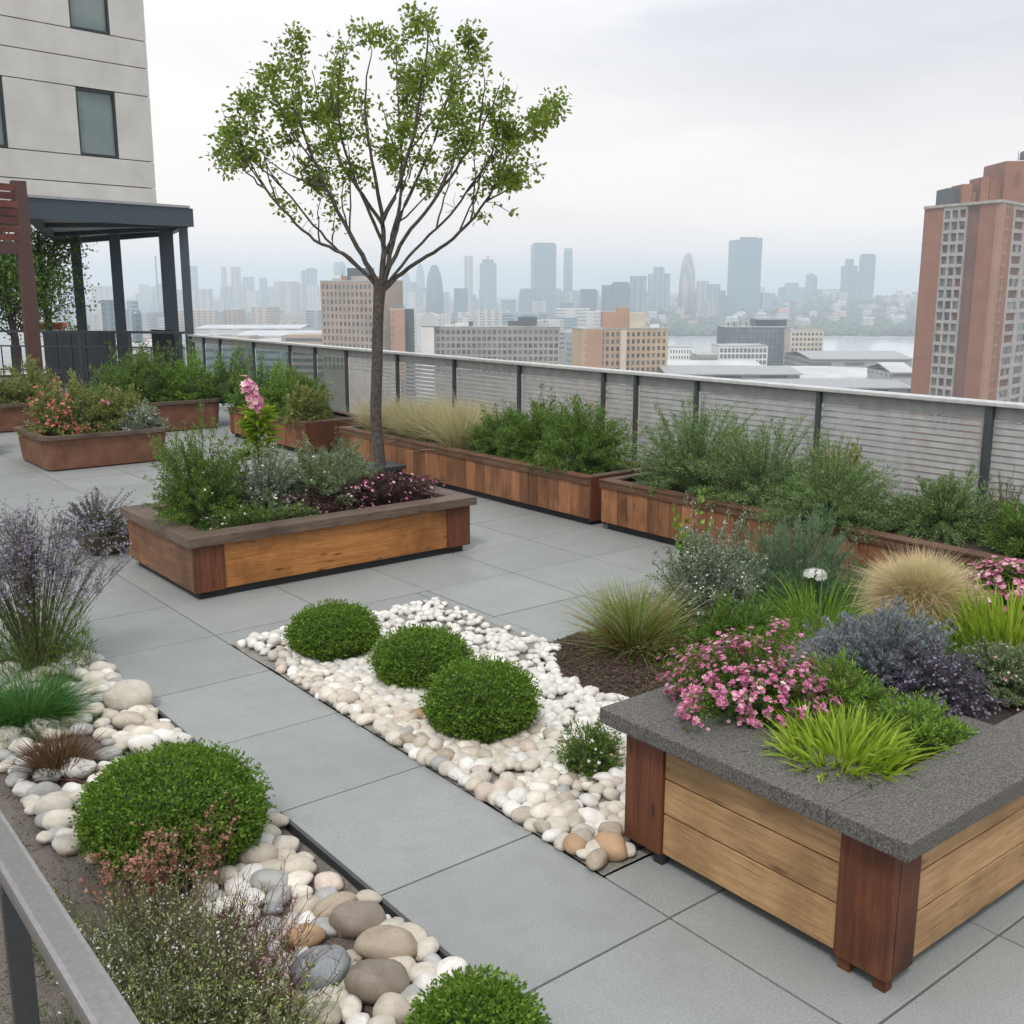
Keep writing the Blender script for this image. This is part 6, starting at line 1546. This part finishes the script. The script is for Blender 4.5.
# houses on the hillside across the water
hm = []
for k, (wl, rf) in enumerate((('low_c', 'roofred'), ('low_a', 'roofg'), ('low_c', 'roofg'))):
    for fl in (8, 13, 18):
        m = MB(); m.box(-8, 8, -6, 6, -6, fl); b = m.n; 
        m.add([(-8.5, -6.5, fl), (8.5, -6.5, fl), (8.5, 6.5, fl), (-8.5, 6.5, fl), (-8, 0, fl + 3.5), (8, 0, fl + 3.5)], [(0, 1, 5, 4), (2, 3, 4, 5)], [(1, 2, 5), (3, 0, 4)])
        me = finish(m.mesh('hill_house'), [MT[wl], MT[rf]]); mi_ = np.zeros(len(me.polygons), dtype=np.int32); mi_[-4:] = 1
        # polygons are stored quads first: roof quads are the last two quads
        mi_[:] = 0; mi_[6:] = 1; me.polygons.foreach_set('material_index', mi_); hm.append(me)
for k in range(150):
    px = rr.uniform(600, 930) if k < 95 else rr.uniform(190, 600); D = rr.uniform(1560, 2900) if k < 95 else rr.uniform(2500, 3300)
    p = at(px, 300, D); o = link('hill_house', rr.choice(hm)); s_ = rr.uniform(.55, 1.15); o.location = (p.x, p.y, GZ + hill_h(px, D) + 2); o.scale = (s_, s_, s_); o.rotation_euler = (0, 0, -YAW + rr.uniform(-.7, .7))
    tag(o, 'small pale house among trees on the hazy slope across the water' if k < 95 else 'small pale house on the distant slope left of the tan block', 'house', 'houses on the far slope' if k < 95 else 'houses on the distant left slope')

# red awning and vehicle-like roofs beyond the pergola
p = at(44, 326, 33); t = thing('red_awning', 'small red awning beyond the ramp railing at the left', 'awning', (p.x, p.y, 0))
m = MB(); m.box(p.x - .6, p.x + .6, p.y - .6, p.y + .6, p.z - .1, p.z + .1, rot=-.4, b=.03)
m.build('canopy', MT['redawn'] if 'redawn' in MT else m_plain('red_canvas', (.35, .04, .04), .7), t)
m = MB()
for sx, sy in ((-1, -1), (1, -1), (1, 1), (-1, 1)): m.box(p.x + sx * .5 - .02, p.x + sx * .5 + .02, p.y + sy * .5 - .02, p.y + sy * .5 + .02, -.06, p.z - .1, rot=-.4, piv=(p.x, p.y))
m.build('frame', MT['steel'], t)

# ================================================================== HAZE
mt = bpy.data.materials.new('haze'); mt.use_nodes = True; nt = mt.node_tree; nt.nodes.clear()
out = nt.nodes.new('ShaderNodeOutputMaterial'); pv = nt.nodes.new('ShaderNodeVolumePrincipled')
pv.inputs['Color'].default_value = HAZE_COL; pv.inputs['Density'].default_value = HAZE_DENSITY; pv.inputs['Anisotropy'].default_value = .2
nt.links.new(pv.outputs[0], out.inputs['Volume'])
m = MB(); m.box(-9200, 9200, -9200, 9200, GZ - 2, 140)
tag(m.build('haze', mt), 'pale blue grey haze filling the air over the city', 'haze', kind='stuff')

# ================================================================== SKY AND SUN
w = bpy.data.worlds.new('World'); scene.world = w; w.use_nodes = True; nt = w.node_tree; nt.nodes.clear()
out = nt.nodes.new('ShaderNodeOutputWorld'); bg = nt.nodes.new('ShaderNodeBackground'); bg.inputs['Strength'].default_value = .1
sky = nt.nodes.new('ShaderNodeTexSky'); sky.sky_type = 'NISHITA'; sky.sun_disc = False
SUN_EL, SUN_AZ = R(52), R(-128)          # azimuth from +Y towards +X
sky.sun_elevation = SUN_EL; sky.sun_rotation = SUN_AZ; sky.air_density = 1.2; sky.dust_density = 3
tc = nt.nodes.new('ShaderNodeTexCoord'); mp = nt.nodes.new('ShaderNodeMapping'); mp.inputs['Scale'].default_value = (1.0, 1.0, 4.2); mp.inputs['Rotation'].default_value = (0, .06, 0)
nt.links.new(tc.outputs['Generated'], mp.inputs['Vector'])
n1 = noise(nt, 1.25, 5, .5, mp.outputs[0], .25)
n2 = noise(nt, 3.1, 5, .55, mp.outputs[0], .2)
f = math_(nt, 'ADD', math_(nt, 'MULTIPLY', n1, .72), math_(nt, 'MULTIPLY', n2, .28))
cl = ramp(nt, f, [(.36, CL0), (.46, CL1), (.53, CL2), (.64, CL3)])
sp = nt.nodes.new('ShaderNodeSeparateXYZ'); nt.links.new(tc.outputs['Generated'], sp.inputs[0])
hz = math_(nt, 'SUBTRACT', 1.0, math_(nt, 'MULTIPLY', math_(nt, 'ABSOLUTE', sp.outputs[2]), 3.6)); hz = math_(nt, 'MAXIMUM', hz, 0.0)
cl = mix_rgb(nt, math_(nt, 'MULTIPLY', hz, .75), cl, HZC)
zen = math_(nt, 'MINIMUM', math_(nt, 'MAXIMUM', math_(nt, 'MULTIPLY', math_(nt, 'SUBTRACT', sp.outputs[2], .36), 2.6), 0.0), 1.0)   # an overcast sky is brightest overhead
sm_ = nt.nodes.new('ShaderNodeVectorMath'); sm_.operation = 'SCALE'; nt.links.new(cl, sm_.inputs[0]); L_(nt, math_(nt, 'MULTIPLY', math_(nt, 'ADD', math_(nt, 'MULTIPLY', zen, ZEN), 1.0), 10.0), sm_.inputs['Scale'])
fin = mix_rgb(nt, .90, sky.outputs[0], sm_.outputs[0])
nt.links.new(fin, bg.inputs[0]); nt.links.new(bg.outputs[0], out.inputs[0])
sd = bpy.data.lights.new('sun', 'SUN'); sd.energy = SUN_E; sd.angle = R(10); sd.color = (1.0, .96, .90)
so = bpy.data.objects.new('sun', sd); COL.objects.link(so)
dv = Vector((math.sin(SUN_AZ) * math.cos(SUN_EL), math.cos(SUN_AZ) * math.cos(SUN_EL), math.sin(SUN_EL)))
so.rotation_euler = dv.to_track_quat('Z', 'Y').to_euler(); so.location = (0, 0, 30)

vs = scene.view_settings
scene.display_settings.display_device = 'sRGB'
vs.view_transform = 'Standard'; vs.look = 'None'; vs.exposure = EXPO; vs.gamma = 1.0; vs.use_curve_mapping = False
cy = scene.cycles
cy.max_bounces = 6; cy.diffuse_bounces = 3; cy.glossy_bounces = 3; cy.transmission_bounces = 4; cy.transparent_max_bounces = 8; cy.volume_bounces = 2
cy.use_denoising = True
cy.caustics_reflective = False; cy.caustics_refractive = False
